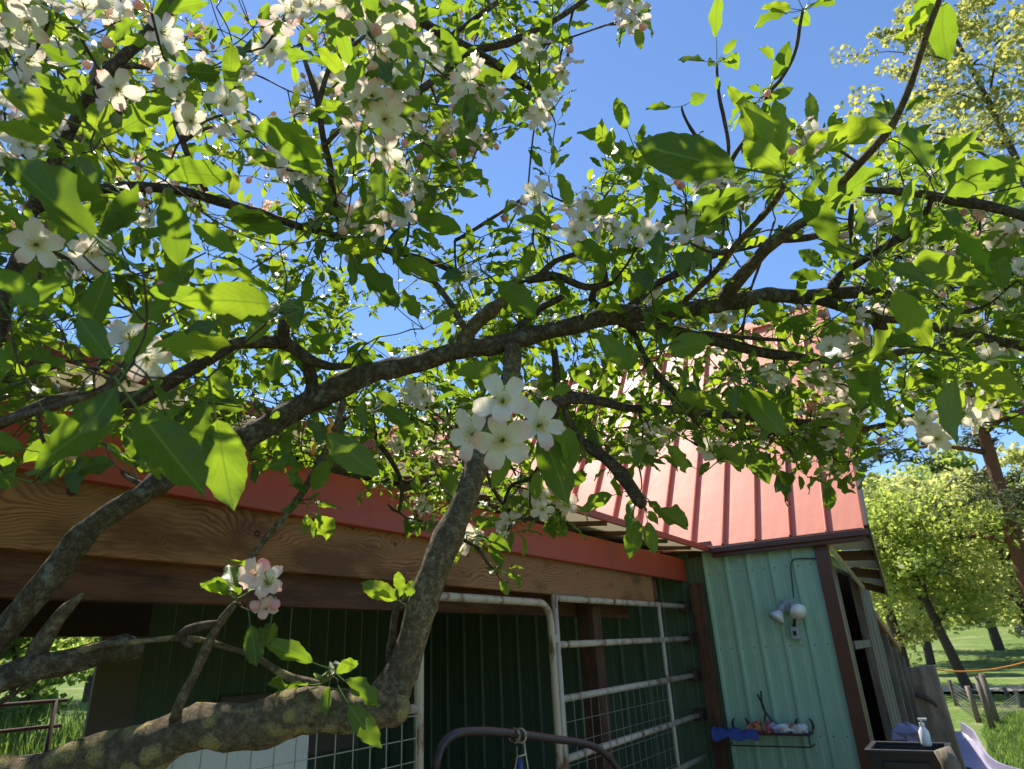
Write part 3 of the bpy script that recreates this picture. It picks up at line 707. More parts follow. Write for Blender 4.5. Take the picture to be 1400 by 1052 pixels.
b.box((q.x-.09, q.y-.09, 0), (q.x+.09, q.y+.09, q.z-.09)); tag(b.build('rag', M['purple_plastic'], None), 'crumpled purple cloth behind the weathered post', 'cloth')
bt = P(1268, 1022, 3.6)
bo = thing('soap_bottle', 'white pump soap bottle on the rim of the black tub', 'bottle', bt)
b = MB(); Mb = Matrix.Translation((bt.x, bt.y, zt_+.010)); b.lathe([(.024,0),(.026,.01),(.026,.070),(.012,.092),(.011,.100)], Mb, 14); b.build('bottle_body', M['white_plastic'], bo, smooth=True)
b = MB(); b.lathe([(.013,.100),(.013,.114),(.004,.115),(.004,.128)], Mb, 10); b.box((bt.x-.013, bt.y-.007, zt_+.136), (bt.x+.030, bt.y+.007, zt_+.146)); b.build('pump', M['white_plastic'], bo)
# child's slide
s0 = P(1300, 1004, 7.0); 
sl = thing('slide', 'faded purple plastic slide lying in the grass behind the post', 'slide', (s0.x, s0.y, 0))
b = MB(); pts = [P(1288,1000,7.2), P(1304,1012,7.0), P(1318,1040,6.7), P(1335,1056,6.4), P(1365,1066,6.1)]; cs = catmull(pts, .1); vs = []
for p_ in cs:
    for dx, dz in ((-.24,.09),(-.22,.0),(.22,.0),(.24,.09),(.26,.09),(.24,-.03),(-.24,-.03),(-.26,.09)): vs.append(p_ + X*dx*.8 + Z*dz)
nc = len(cs); b.add(vs, [(i*8+j, i*8+(j+1)%8, (i+1)*8+(j+1)%8, (i+1)*8+j) for i in range(nc-1) for j in range(8)])
b.build('chute', M['purple_plastic'], sl, smooth=False, bevel=.0)
b = MB()
for p_ in (cs[1], cs[-3]): b.box((p_.x-.2, p_.y-.03, 0), (p_.x+.2, p_.y+.03, p_.z-.02))
b.build('support', M['purple_plastic'], sl)
# fence line
fposts = [(1334,925,1350,1012,11.0), (1341,921,1357,1006,11.6), (1322,938,1334,1008,12.2), (1388,945,1396,990,14.0), (1297,930,1302,975,15.0), (1372,940,1378,975,16.5)]
fl_ = ['leaning grey fence post left in the pair', 'tall pale fence post right in the pair', 'short dark fence post before the grey pair', 'pale fence post near the right edge of the photo', 'thin fence post between the barn and the grey pair', 'thin far fence post by the gravel road']
tops = []
for (xa, yt, xb_, yb_, d_), lb in zip(fposts, fl_):
    tp = P(xa, yt, d_); base = Vector((tp.x+.03, tp.y, gz(tp.x, tp.y)))
    b = MB(); b.tube([base, (base+tp)/2 + Vector((.01,0,0)), tp], [.05,.047,.042], 8, noise=.06)
    tag(b.build('fence_post', M['wood_grey'], None, smooth=True), lb, 'fence post', 'posts of the yard fence'); tops.append((tp, base))
wf = thing('wire_fence', 'square wire fence run along the yard posts', 'fence', (tops[0][1].x, tops[0][1].y, 0))
order = [4, 2, 1, 3]
pts2 = [tops[i] for i in order]
for (ta, ba), (tb_, bb_) in zip(pts2[:-1], pts2[1:]):
    b = MB(); L = (tb_-ta).length; nseg = max(4, int(L/.16))
    zt1 = min(ta.z, tb_.z)-.05
    for j in range(7):
        z_ = .05+(zt1-.05)*j/6; b.tube([Vector((ba.x, ba.y, z_)), Vector((bb_.x, bb_.y, z_))], .004, 4)
    for i in range(nseg+1):
        q = ba.lerp(bb_, i/nseg); b.tube([Vector((q.x, q.y, .05)), Vector((q.x, q.y, zt1))], .003, 4)
    b.build('wire_mesh', M['galv'], wf, kind='stuff')
b = MB(); b.tube(catmull([P(1262,912,9.5), P(1300,918,10.3), P(1340,917,11.4), P(1375,912,12), P(1440,896,13)], .3), .011, 6)
tag(b.build('rope', M['orange'], None, smooth=True), 'yellow orange rope strung slack above the yard fence', 'rope')
# far sheds
def shed(cx, cy, w, d, h, mat, roof, lb, rot=0):
    t_ = thing('shed', lb, 'shed', (cx, cy, gz(cx, cy))); z_ = gz(cx, cy)
    b = MB(); b.box((cx-w/2, cy-d/2, z_-.2), (cx+w/2, cy+d/2, z_+h)); b.build('wall', mat, t_)
    b = MB(); b.add([(cx-w/2-.3, cy-d/2-.3, z_+h-.1),(cx+w/2+.3, cy-d/2-.3, z_+h-.1),(cx+w/2+.3, cy, z_+h+h*.35),(cx-w/2-.3, cy, z_+h+h*.35),(cx-w/2-.3, cy+d/2+.3, z_+h-.1),(cx+w/2+.3, cy+d/2+.3, z_+h-.1)], [(0,1,2,3),(3,2,5,4)]); b.build('roof', roof, t_)
    b = MB(); b.box((cx-.5, cy-d/2-.03, z_), (cx+.4, cy-d/2, z_+h*.75)); b.build('door', M['wood_dark'], t_)
q = gp(1380, 926)
shed(q.x+3, q.y+14, 3.0, 3, 1.3, M['grey_plastic'], M['galv'], 'small grey shed far off beyond the gravel road')
# further outbuilding carrying on behind the barn
ob = thing('outbuilding', 'low outbuilding with rusty roof edge just behind the barn doors', 'outbuilding', (-1.6, 9.2, 0))
for k in range(13):
    b = MB(); b.box((-.90, 8.15+k*.14, 0), (-.87-.004*(k % 2), 8.28+k*.14, 1.62-.012*k)); b.build('wall_board', M['wood_grey'], ob, bevel=.003)
b = MB(); b.add([(-.80,8.1,1.80),(-.80,10.0,1.42),(-3.6,10.0,1.75),(-3.6,8.1,2.15),(-.80,8.1,1.76),(-.80,10.0,1.38),(-3.6,10.0,1.71),(-3.6,8.1,2.11)], [(0,1,2,3),(7,6,5,4),(0,4,5,1),(1,5,6,2)]); b.build('roof', M['rafter'], ob)
b = MB(); d_ = Vector((0,1.9,-.38)).normalized(); b.obox(Vector((-.79, 9.05, 1.61)), d_, X, X.cross(d_), (.97, .012, .035)); b.build('roof_edge', m_plain('rust_edge', (.36,.15,.07), .7), ob)
for yy in (8.5, 9.2, 9.85):
    b = MB(); b.box((-.82, yy, 0), (-.76, yy+.06, 1.68-.2*(yy-8.1))); b.build('shed_post', M['wood_grey'], ob)

# ------------------------------------------------------------------ background trees
def bg_tree(name, label, cat, base, h, crown, n, leaf, mat, bark, trunk_r, seed, lean_=(0,0), clump=.9, droop=0.0, limbs=9, start=.3, needle=False, group='trees beyond the yard'):
    r = np.random.RandomState(seed); base = Vector(base)
    t_ = thing(name, label, cat, base, group)
    b = MB(); top = base + Vector((lean_[0], lean_[1], h))
    tr = catmull([base-Z*.2, base.lerp(top, .35)+Vector((r.uniform(-.2,.2), r.uniform(-.2,.2), 0)), base.lerp(top, .7)+Vector((r.uniform(-.3,.3), r.uniform(-.3,.3), 0)), top], .5)
    rad = [trunk_r*(1-.85*i/(len(tr)-1)) for i in range(len(tr))]; b.tube(tr, rad, 9, noise=.05)
    centers = []
    for k in range(limbs):
        f = start + (1-start)*(k+.5)/limbs; f = min(.98, f + r.uniform(-.03,.03)); s_ = tr[int(f*(len(tr)-1))]
        az = k*2.399 + r.uniform(-.5,.5)
        prof = crown(f); d_ = Vector((math.cos(az), math.sin(az), .0))
        e_ = s_ + d_*prof*r.uniform(.45, 1.25) + Z*(prof*r.uniform(.15,.5) - droop*prof)
        mid_ = (s_+e_)/2 + Vector((r.uniform(-.3,.3), r.uniform(-.3,.3), prof*.10))
        c_ = catmull([s_, mid_, e_], .5); rr = trunk_r*(1-.8*f)*.5
        b.tube(c_, [max(.012, rr*(1-.85*i/(len(c_)-1))) for i in range(len(c_))], 6, noise=.05)
        for q_ in c_[len(c_)//3:]: 
            for _ in range(2): centers.append((q_ + Vector(r.normal(0, prof*.16, 3)), prof))
        for _ in range(3):
            i_ = r.randint(len(c_)//3, len(c_)); s2 = c_[i_]; e2 = s2 + Vector((r.uniform(-1,1), r.uniform(-1,1), r.uniform(-.2,.7)))*prof*.45
            b.tube([s2, (s2+e2)/2+Vector(r.normal(0,.06,3)), e2], [max(.01, rr*.35), max(.008, rr*.22), .006], 5)
            centers.append((e2, prof)); centers.append(((s2+e2)/2, prof))
    b.build('trunk', bark, t_, smooth=True)
    C_ = np.array([c_[0] for c_ in centers]); S_ = np.array([c_[1] for c_ in centers])
    idx = r.randint(0, len(C_), n); u = r.normal(0, 1, (n, 3)); u /= np.linalg.norm(u, axis=1)[:, None]
    rad_ = (r.uniform(0, 1, n)**.45)[:, None]*(S_[idx]*clump*.22)[:, None]*r.uniform(.6, 1.2, len(C_))[idx][:, None]
    pos_ = C_[idx] + u*rad_*np.array([1,1,.65])
    foliage_cards(t_, 'crown', pos_, leaf, mat, r, needle)
    return t_
def foliage_cards(parent, name, pos_, leaf, mat, r, needle=False, kind=None):
    n = len(pos_); a = r.normal(0, 1, (n, 3)); a[:, 2] *= .6; a /= np.linalg.norm(a, axis=1)[:, None]
    b_ = np.cross(a, r.normal(0, 1, (n, 3))); b_ /= np.linalg.norm(b_, axis=1)[:, None]
    c_ = np.cross(a, b_); sz = leaf*r.uniform(.6, 1.35, n)[:, None]; w_ = .10 if needle else .34
    V = np.stack([pos_ - a*sz*.5, pos_ + b_*sz*w_ + c_*sz*.08, pos_ + a*sz*.5, pos_ - b_*sz*w_ + c_*sz*.08], 1).reshape(-1, 3)
    Fq = np.arange(n*4).reshape(-1, 4); at = np.repeat(r.uniform(0, 1, n), 4); uv = np.tile(np.array([[.5,0],[.9,.5],[.5,1],[.1,.5]]), (n, 1))
    me = bulk_mesh(name, V, Fq, mat, at, uv)
    return link(name, me, parent, 0, kind)
ML = lambda n, a, b, c, w: m_leaf(n, a, b, c, w, veins=False, rough=.6)
M['lf_yellow'] = ML('spring_oak_leaf', (.33,.35,.12), (.37,.39,.16), (.72,.74,.27), .55)
M['lf_green'] = ML('fresh_green_leaf', (.22,.28,.065), (.26,.32,.09), (.54,.64,.13), .55)
M['lf_mid'] = ML('meadow_green', (.12,.19,.045), (.14,.21,.06), (.28,.42,.07), .45)
M['lf_pine'] = ML('pine_needle', (.055,.085,.03), (.08,.11,.05), (.14,.18,.05), .25)
M['lf_dark'] = ML('dark_pine_needle', (.025,.042,.018), (.035,.05,.025), (.06,.08,.03), .2)
M['lf_pale'] = ML('pale_catkin_leaf', (.26,.27,.08), (.30,.31,.12), (.58,.58,.16), .5)
M['bark_pine'] = m_bark('red_pine_bark', (.20,.085,.050), (.06,.03,.02), (.34,.18,.11))
M['bark_bg'] = m_bark('oak_bark', (.09,.065,.05), (.03,.022,.018), (.2,.17,.14))
def at(x_, y_, dist):     # standing point below a pixel, at a ground distance
    r_ = ray(x_, y_); h_ = Vector((r_.x, r_.y, 0)).normalized(); q = EYE + h_*dist; return Vector((q.x, q.y, gz(q.x, q.y)))
dome = lambda R_: (lambda f: R_*math.sin(math.pi*min(1, max(.12, (f-.15)/.85)))**.6)
cone = lambda R_: (lambda f: R_*(1.05-f)**.8 + .25)
bg_tree('oak_tree', 'yellow green oak right behind the barn gable', 'tree', at(1225, 870, 27), 6.9, dome(3.0), 12000, .16, M['lf_yellow'], M['bark_bg'], .22, 1, limbs=14, clump=1.2)
bg_tree('oak_tree', 'round bright green oak with dark leaning trunk above the yard fence', 'tree', at(1316, 900, 23), 5.0, dome(3.0), 12500, .15, M['lf_green'], M['bark_bg'], .16, 2, limbs=14, lean_=(-1.0,0), clump=1.25, start=.35)
bg_tree('oak_tree', 'yellow green oak at the right edge beneath the red barked pine', 'tree', at(1420, 900, 25), 6.4, dome(3.2), 10000, .16, M['lf_yellow'], M['bark_bg'], .2, 3, limbs=12, clump=1.2)
bg_tree('oak_tree', 'hazy pale oak further back between the two bright green oaks', 'tree', at(1270, 900, 44), 8.5, dome(4.6), 18000, .30, M['lf_yellow'], M['bark_bg'], .25, 4, limbs=12, clump=1.2)
bg_tree('oak_tree', 'broad green oak furthest back beyond the gravel road', 'tree', at(1370, 900, 52), 10.5, dome(6.0), 18000, .34, M['lf_green'], M['bark_bg'], .3, 5, limbs=12, clump=1.2)
bg_tree('pine_tree', 'tall red barked pine with open bluish crown at the right edge', 'tree', at(1432, 900, 21), 13.5, lambda f: 2.9*(1.15-f)**.6, 15000, .24, M['lf_pine'], M['bark_pine'], .24, 6, limbs=20, start=.25, clump=.75, droop=.2, needle=True)
bg_tree('pine_tree', 'dark distant pine rising just behind the barn roof edge', 'tree', at(1200, 880, 36), 13.0, lambda f: 2.6*(1.1-f)**.7, 11000, .30, M['lf_dark'], M['bark_bg'], .25, 7, limbs=22, start=.35, clump=.8, needle=True)
bg_tree('oak_tree', 'tall pale catkin covered oak at the upper right edge', 'tree', at(1570, 700, 16.5), 15.8, lambda f: 3.2*math.sin(math.pi*min(1,max(.15,(f-.35)/.67)))**.5, 15000, .13, M['lf_pale'], M['bark_bg'], .2, 8, limbs=26, start=.42, clump=.62)
# beyond the open side of the lean-to
for i, (x_, y_, h_, R_, lb, mt) in enumerate(((-10.5, 2.2, 2.6, 1.5, 'bright bushy shrub seen through the far opening at left', 'lf_green'), (-11.0, 4.6, 3.0, 1.7, 'green shrub seen through the far opening beside the wall board', 'lf_mid'), (-12.5, 3.2, 4.5, 2.0, 'taller green shrub behind the two shrubs in the opening', 'lf_mid'))):
    bg_tree('shrub', lb, 'shrub', (x_, y_, gz(x_, y_)), h_, dome(R_), 9000, .11, M[mt], M['bark_bg'], .05, 20+i, limbs=10, start=.1, clump=1.3, group='shrubs beyond the far opening')
for i, (x_, y_, h_, R_, lb) in enumerate(((-22, 4, 8, 4.5, 'green tree on the slope beyond the lean-to'), (-24, 12, 9, 5, 'second green tree on the slope beyond the lean-to, behind the barn'))):
    bg_tree('oak_tree', lb, 'tree', (x_, y_, gz(x_, y_)), h_, dome(R_), 12000, .30, M['lf_green'], M['bark_bg'], .2, 30+i, limbs=12, clump=1.2)
# far wooded slope
r_ = np.random.RandomState(5); n = 42000; az = r_.uniform(-2.2, 1.2, n); dd_ = r_.uniform(75, 120, n); hh = np.abs(r_.normal(0, 1, n))*0 + r_.uniform(0, 1, n)**.8*(4.5+2.5*np.sin(az*17)+1.5*np.sin(az*41))
px = np.sin(az)*dd_; py = np.cos(az)*dd_; pz = np.array([gz(a_, b_) for a_, b_ in zip(px, py)]) + hh
o = foliage_cards(None, 'far_woods', np.stack([px, py, pz], 1), 1.0, M['lf_green'], r_, kind='stuff'); tag(o, 'far line of woods closing the view beyond the fields', 'woods')
# grass blades in the sunny yard and beyond the opening
def blades(name, label, cells, n, h_, seed):
    r_ = np.random.RandomState(seed); P_ = []
    while len(P_) < n:
        c_ = cells[r_.randint(len(cells))]; x_ = r_.uniform(c_[0], c_[1]); y_ = r_.uniform(c_[2], c_[3])
        P_.append((x_, y_, gz(x_, y_)))
    P_ = np.array(P_); a = r_.uniform(0, 6.28, n); w_ = r_.uniform(.006, .014, n)*(1+.06*np.linalg.norm(P_, axis=1)); H = h_*r_.uniform(.4, 1.3, n); l_ = r_.normal(0, .35, (n, 2))*H[:, None]
    dx = np.cos(a)*w_; dy = np.sin(a)*w_
    V = np.stack([P_ + np.stack([-dx, -dy, 0*dx], 1), P_ + np.stack([dx, dy, 0*dx], 1), P_ + np.stack([l_[:, 0], l_[:, 1], H], 1)], 1).reshape(-1, 3)
    me = bulk_mesh(name, V, np.arange(3*n).reshape(-1, 3), M['lf_mid'], np.repeat(r_.uniform(0,1,n), 3), np.tile(np.array([[.2,0],[.8,0],[.5,1]]), (n,1)))
    o = link(name, me, None, 0, 'stuff'); tag(o, label, 'grass')
blades('grass', 'sunlit rough grass in the fenced yard right of the barn', [(-.2, 7.5, 8.5, 17)], 60000, .10, 1)
blades('grass', 'tall green grass beyond the opening of the lean-to', [(-10, -6, -1, 9)], 16000, .55, 2)

# ================================================================== the apple tree
TB = P(-330, 1150, .95); TREE_BASE = Vector((TB.x, TB.y, 0))
tree = thing('apple_tree', 'blossoming apple tree with lichened boughs filling the view before the barn', 'tree', TREE_BASE)

def px2(pts):  # (x, y, width_px, depth) -> world points and radii
    return [P(a, b, d) for a, b, w, d in pts], [w*d/FPX/2 for a, b, w, d in pts]
SK = []      # skeleton nodes (pos, radius)
def bough(name, pts, mat, step=.012, n=14, noise=.035, label=None, parent=None, world_=False):
    ps, rs_ = px2(pts) if not world_ else ([Vector(p[:3]) for p in pts], [p[3] for p in pts])
    tot = [0]
    for a, b in zip(ps[:-1], ps[1:]): tot.append(tot[-1]+(b-a).length)
    cs = catmull(ps, step); L = 0; rad = []; L0 = []
    for i, c in enumerate(cs):
        if i: L += (c-cs[i-1]).length
        L0.append(L)
    sc = tot[-1]/L
    f1, f2, f3 = (rng.uniform(0, 6) for _ in range(3))
    bumps = [(rng.uniform(0, L), rng.uniform(.05, .20)) for _ in range(int(L/.07))]
    jit = []
    for l in L0:
        q = min(l*sc, tot[-1]); j = max(k for k in range(len(tot)) if tot[k] <= q+1e-9); j = min(j, len(tot)-2)
        f = (q-tot[j])/max(1e-6, tot[j+1]-tot[j]); r = rs_[j]*(1-f)+rs_[j+1]*f
        k = 1 + .035*math.sin(l*45+f1) + .03*math.sin(l*110+f2)
        for bl, ba in bumps: k += ba*math.exp(-((l-bl)/(min(r, .012)*.9))**2)
        rad.append(r*k)
    for i in range(1, len(cs)-1):
        w = rad[i]*.14; cs[i] = cs[i] + Vector((math.sin(L0[i]*38+f1), math.sin(L0[i]*29+f2), math.sin(L0[i]*47+f3)))*w
    rad[-1] *= .7
    b = MB(); b.tube(cs, rad, n, noise=noise)
    o = b.build(name, mat, parent or tree, smooth=True)
    if label: o['label'] = label
    for c, r in zip(cs, rad): SK.append((c, r))
    return cs
# trunk stands off to the left, below the frame
bough('trunk', [(TREE_BASE.x, TREE_BASE.y, -.05, .13), (TREE_BASE.x+.02, TREE_BASE.y, .45, .105), (TREE_BASE.x-.01, TREE_BASE.y+.02, 1.0, .09), (TREE_BASE.x+.02, TREE_BASE.y+.01, 1.28, .085)], M['bark_lichen'], .03, 18, world_=True)
tt = Vector((TREE_BASE.x+.02, TREE_BASE.y+.01, 1.25))
def from_trunk(pts, z=0, r=None):
    ps, rs_ = px2(pts); q = tt + Vector((0, 0, z)); r0 = r or rs_[0]*1.15
    m = q.lerp(ps[0], .5) + Vector((0,0,.01))
    return [(*q, r0*1.1), (*m, r0)] + [(*p, r_) for p, r_ in zip(ps, rs_)]
LB = bough('limb', from_trunk([(-60,1085,54.0,.80),(60,1060,55.8,.80),(150,1032,57.6,.80),(250,1004,57.6,.80),(350,986,57.6,.81),(450,972,57.6,.82),(515,966,54.0,.83),(548,975,45.0,.84)]), M['bark_lichen'], .009, 22, .05, 'thick lower limb crusted with yellow lichen', world_=True)
bough('limb', [(505,985,36.0,.84),(530,958,50.4,.845),(548,915,43.2,.85),(563,870,39.6,.86),(600,770,37.8,.88),(638,670,34.2,.92),(664,612,31.5,.95),(688,545,28.8,.97),(700,500,25.2,.99),(702,468,21.6,1.0)], M['bark_smooth'], .010, 18, .03, 'upright smooth limb rising behind the open blossom')
bough('limb', from_trunk([(-90,960,40.3,.78),(-10,880,38.6,.78),(60,800,35.3,.79),(135,715,30.2,.82),(200,668,27.7,.85),(240,645,26.9,.87),(300,612,28.6,.90),(350,590,31.9,.93),(395,565,33.6,.95),(440,540,31.9,.96),(500,515,28.6,.98),(560,497,26.0,1.0),(640,478,24.4,1.0),(720,462,23.5,1.02),(790,442,23.5,1.03),(860,430,23.5,1.05),(935,425,21.8,1.06),(1000,412,21.0,1.08),(1070,405,20.2,1.1),(1130,404,18.5,1.12),(1180,400,16.8,1.12),(1216,402,14.3,1.12)], z=.02, r=.05), M['bark_spotted'], .010, 18, .04, 'long bough crossing the whole crown towards the right', world_=True)
bough('limb', from_trunk([(-60,960,40,.76),(0,932,40,.77),(45,911,38,.78),(97,902,32,.80),(140,894,28,.82),(172,889,28,.83),(196,889,26,.84)], z=-.02, r=.035), M['bark_spotted'], .009, 14, .06, 'dead broken limb ending in a dark burr', world_=True)
bough('spur', [(46,912,26,.785),(52,890,24,.79),(70,860,21,.80),(92,832,16,.80),(114,812,6,.81)], M['bark_smooth'], .008, 12, .06, 'bare pointed dead stub')
BR = []
def br(pts, **k): return bough('branch', pts, k.pop('mat', M['twig']), .012, k.pop('n', 9), .05, **k)
br([(100,895,12,.80),(130,884,9,.80),(180,878,7,.80),(250,872,8,.81),(290,880,8,.82),(318,888,7,.82),(345,896,8,.82),(362,905,9,.82),(385,921,10,.82),(412,932,12,.82),(436,935,10,.82)], mat=M['bark_lichen'], label='thin lichened branch reaching to the low leaf rosette')
br([(0,962,6,.77),(40,935,6,.77),(90,905,7,.79)])
br([(238,985,15,.79),(252,950,13,.79),(268,920,11,.795),(290,870,11,.80),(305,845,11,.80),(322,824,9,.80)], mat=M['bark_smooth'])
br([(262,885,9,.80),(248,868,14,.80),(270,857,14,.80),(300,851,9,.80)])
br([(330,795,7,.86),(352,750,9,.87),(385,712,9,.88),(415,672,10,.90),(440,625,10,.92),(458,590,9,.94),(470,545,9,.96)], mat=M['bark_smooth'])
br([(202,668,10,.85),(186,658,7,.85),(172,652,6,.85),(166,643,5,.85)])
br([(-20,590,14,.80),(40,562,16,.80),(110,545,18,.82),(180,545,20,.85),(235,520,20,.87),(285,492,19,.88),(322,470,16,.90),(386,470,18,.92),(420,490,16,.93),(453,501,12,.95),(480,500,9,.96)], mat=M['bark'], n=12)
br([(388,472,17,.92),(388,455,16,.91),(388,440,17,.91)], mat=M['bark'])
br([(428,542,20,.96),(427,515,18,.95),(418,490,15,.94)], mat=M['bark'])
br([(60,250,17,1.0),(101,168,16,1.0),(134,117,17,1.0),(175,74,16,1.0),(218,27,17,1.0),(250,-15,16,1.0),(300,-90,14,1.0)], mat=M['bark'], n=12)
br([(30,560,26,1.45),(55,400,24,1.5),(88,235,22,1.6),(120,140,20,1.7),(150,60,17,1.8),(180,-60,14,1.9)], mat=M['bark_smooth'], n=12)
br([(60,250,17,1.0),(30,330,20,.98),(5,430,22,.95),(-30,560,24,.9),(-90,800,30,.85),(-120,960,34,.85)], mat=M['bark'])
br([(40,290,12,1.0),(100,268,13,1.0),(170,255,14,1.0),(250,262,14,1.02),(300,275,13,1.04),(350,292,12,1.06),(395,305,11,1.08),(450,320,9,1.12),(520,340,9,1.15),(585,357,8,1.18),(622,373,7,1.2)], mat=M['bark'], n=10)
br([(282,262,8,1.02),(262,225,8,1.0),(250,195,8,.99),(240,160,9,.98),(262,152,7,.98)])
br([(250,195,5,.99),(285,175,5,.99),(340,180,4,1.0)])
br([(134,140,7,1.0),(170,155,6,1.0),(195,130,6,1.0)])
br([(150,98,9,1.0),(180,90,8,1.0),(205,95,6,1.0)])
br([(470,-40,15,1.25),(531,0,14,1.25),(565,23,14,1.25),(618,54,14,1.27),(669,84,13,1.3),(712,111,9,1.33),(740,130,5,1.35)], mat=M['bark'])
br([(541,164,7,1.2),(568,128,9,1.22),(602,104,10,1.25),(635,74,11,1.27),(672,64,10,1.3),(729,44,9,1.33),(790,7,7,1.35),(830,-30,5,1.38)])
br([(612,52,7,1.27),(650,25,7,1.28),(682,0,7,1.3),(700,-30,5,1.3)])
br([(470,325,9,1.13),(455,260,9,1.08),(451,228,9,1.05),(441,188,9,1.02),(434,134,8,1.0),(417,84,6,1.0),(412,60,4,1.0)])
br([(434,150,7,1.0),(450,95,7,1.0),(474,70,6,1.0),(510,40,5,1.0)])
br([(443,200,6,1.02),(462,180,6,1.02),(480,168,5,1.02)])
br([(622,329,5,1.25),(655,310,5,1.25),(690,288,5,1.28),(735,258,4,1.3)])
br([(636,480,24,1.0),(637,462,22,1.0),(652,442,20,.99),(672,424,18,.98),(692,405,9,.97)], mat=M['bark_smooth'], n=12)
br([(636,450,9,.99),(615,415,9,1.0),(595,387,8,1.02),(580,365,6,1.1)], mat=M['bark_smooth'])
br([(720,384,10,1.02),(745,378,14,1.02),(767,380,11,1.02),(801,394,10,1.02),(838,387,9,1.02)], mat=M['bark'])
br([(738,377,9,1.02),(758,358,8,1.02),(780,350,7,1.02),(800,343,5,1.0)])
br([(830,380,9,1.1),(810,410,10,1.1),(858,446,9,1.08),(880,485,9,1.05),(901,515,10,1.04),(925,540,10,1.03)])
br([(705,460,12,1.03),(735,425,11,1.03),(770,405,9,1.04)], mat=M['bark'])
br([(855,425,11,1.06),(880,405,10,1.08),(901,387,10,1.1),(952,360,10,1.12),(985,347,9,1.13),(1036,334,10,1.15),(1120,322,9,1.18)], mat=M['bark'])
br([(912,432,9,1.05),(969,381,9,.98),(1002,340,8,.92),(1036,303,8,.86),(1060,275,9,.80),(1072,255,9,.77)], mat=M['bark_smooth'])
br([(990,408,22,1.08),(1005,385,20,1.05),(1030,360,18,1.03),(1056,335,16,1.0),(1090,308,12,.97),(1115,292,12,.94),(1165,235,11,.88),(1209,185,11,.82),(1225,161,10,.80),(1246,114,9,.78),(1266,50,9,.75),(1284,0,8,.73),(1305,-60,7,.7)], mat=M['bark_smooth'], n=12)
br([(1183,259,8,.95),(1242,264,12,.94),(1299,272,13,.93),(1350,282,13,.92),(1397,295,14,.91),(1460,312,15,.9),(1560,330,18,.9)], mat=M['bark'], n=10)
br([(1275,270,7,.93),(1259,300,12,1.0),(1242,320,12,1.03),(1199,344,11,1.05),(1158,370,12,1.08),(1135,398,15,1.1)], mat=M['bark'])
br([(1165,335,7,1.07),(1163,300,7,1.05),(1165,280,6,1.03)])
br([(1112,408,14,1.1),(1150,420,15,1.1),(1175,430,16,1.1),(1200,438,20,1.1),(1206,460,18,1.1)], mat=M['bark'], n=10)
br([(1200,438,10,1.1),(1250,440,11,1.1),(1295,452,13,1.1),(1340,460,13,1.1),(1400,475,13,1.1),(1460,490,12,1.1)], mat=M['bark'])
br([(1290,452,8,1.1),(1315,430,7,1.1),(1345,420,5,1.1)])
br([(820,425,10,1.06),(861,444,14,1.05),(908,451,15,1.05),(969,464,15,1.05),(1036,481,15,1.06),(1090,488,12,1.07),(1126,495,9,1.08)], mat=M['bark'], n=10)
br([(960,455,6,1.05),(1032,463,6,1.04),(1074,466,5,1.04)])
br([(1100,492,11,1.07),(1190,489,11,1.2),(1260,478,10,1.25),(1340,470,8,1.3)])
br([(690,545,12,.99),(725,562,13,1.0),(767,548,14,1.0),(807,548,14,1.0),(868,558,12,1.01),(935,562,12,1.02),(1002,568,11,1.04),(1103,579,10,1.08),(1170,586,9,1.1),(1205,583,8,1.12),(1259,565,6,1.15)], mat=M['bark'], n=10)
br([(772,552,9,1.0),(777,572,11,1.0),(794,602,14,1.0),(824,625,16,.99),(850,650,18,.98),(868,672,18,.97),(880,692,17,.97)], mat=M['bark'], n=10)
br([(925,540,8,1.03),(940,560,8,1.03),(955,585,7,1.03)])
br([(757,478,9,1.02),(760,505,11,1.02),(763,535,10,1.01),(765,550,9,1.0)], mat=M['bark'])
br([(767,532,6,1.01),(790,540,7,1.02),(830,545,5,1.05)])
br([(1014,464,3.5,1.06),(1022,411,3.5,1.1),(1036,370,4,1.14),(1060,300,3,1.2)])
br([(985,345,6,1.15),(995,248,6,1.3),(1002,218,6,1.3),(1020,190,6,1.3),(1036,168,5,1.3),(1050,130,5,1.3),(1066,111,5,1.3),(1086,74,5,1.3),(1094,34,5,1.3),(1098,12,4,1.3)])
br([(994,240,5,1.3),(996,200,5,1.3),(990,165,5,1.3),(983,130,5,1.3),(980,88,4,1.3)])
br([(992,235,5,1.3),(970,208,5,1.3),(950,185,5,1.3),(935,158,4,1.3),(932,145,3,1.3)])
br([(700,714,4,1.25),(690,690,5,1.25),(700,665,5,1.2),(725,653,6,1.15),(742,629,7,1.1),(750,600,8,1.05),(762,560,9,1.0)])
br([(640,660,8,.93),(625,700,7,.95),(623,731,6,.98),(650,746,6,.98),(664,767,5,.98),(680,785,4,.98)])
br([(664,646,5,1.15),(681,680,5,1.2),(696,697,5,1.2),(720,715,4,1.2)])
br([(508,560,7,1.4),(515,600,7,1.4),(538,636,7,1.4),(550,665,6,1.4),(545,700,5,1.4),(530,690,3,1.4)])
br([(460,580,6,1.3),(508,560,7,1.4),(570,575,7,1.5),(640,600,6,1.55),(700,640,5,1.6)])
br([(532,905,12,.86),(537,870,10,.86),(540,842,9,.86),(545,822,7,.86)], mat=M['bark'])
br([(168,512,10,.55),(150,530,10,.58),(90,552,10,.62),(20,572,11,.66),(-60,600,13,.72),(-140,680,18,.8)], mat=M['bark_smooth'])

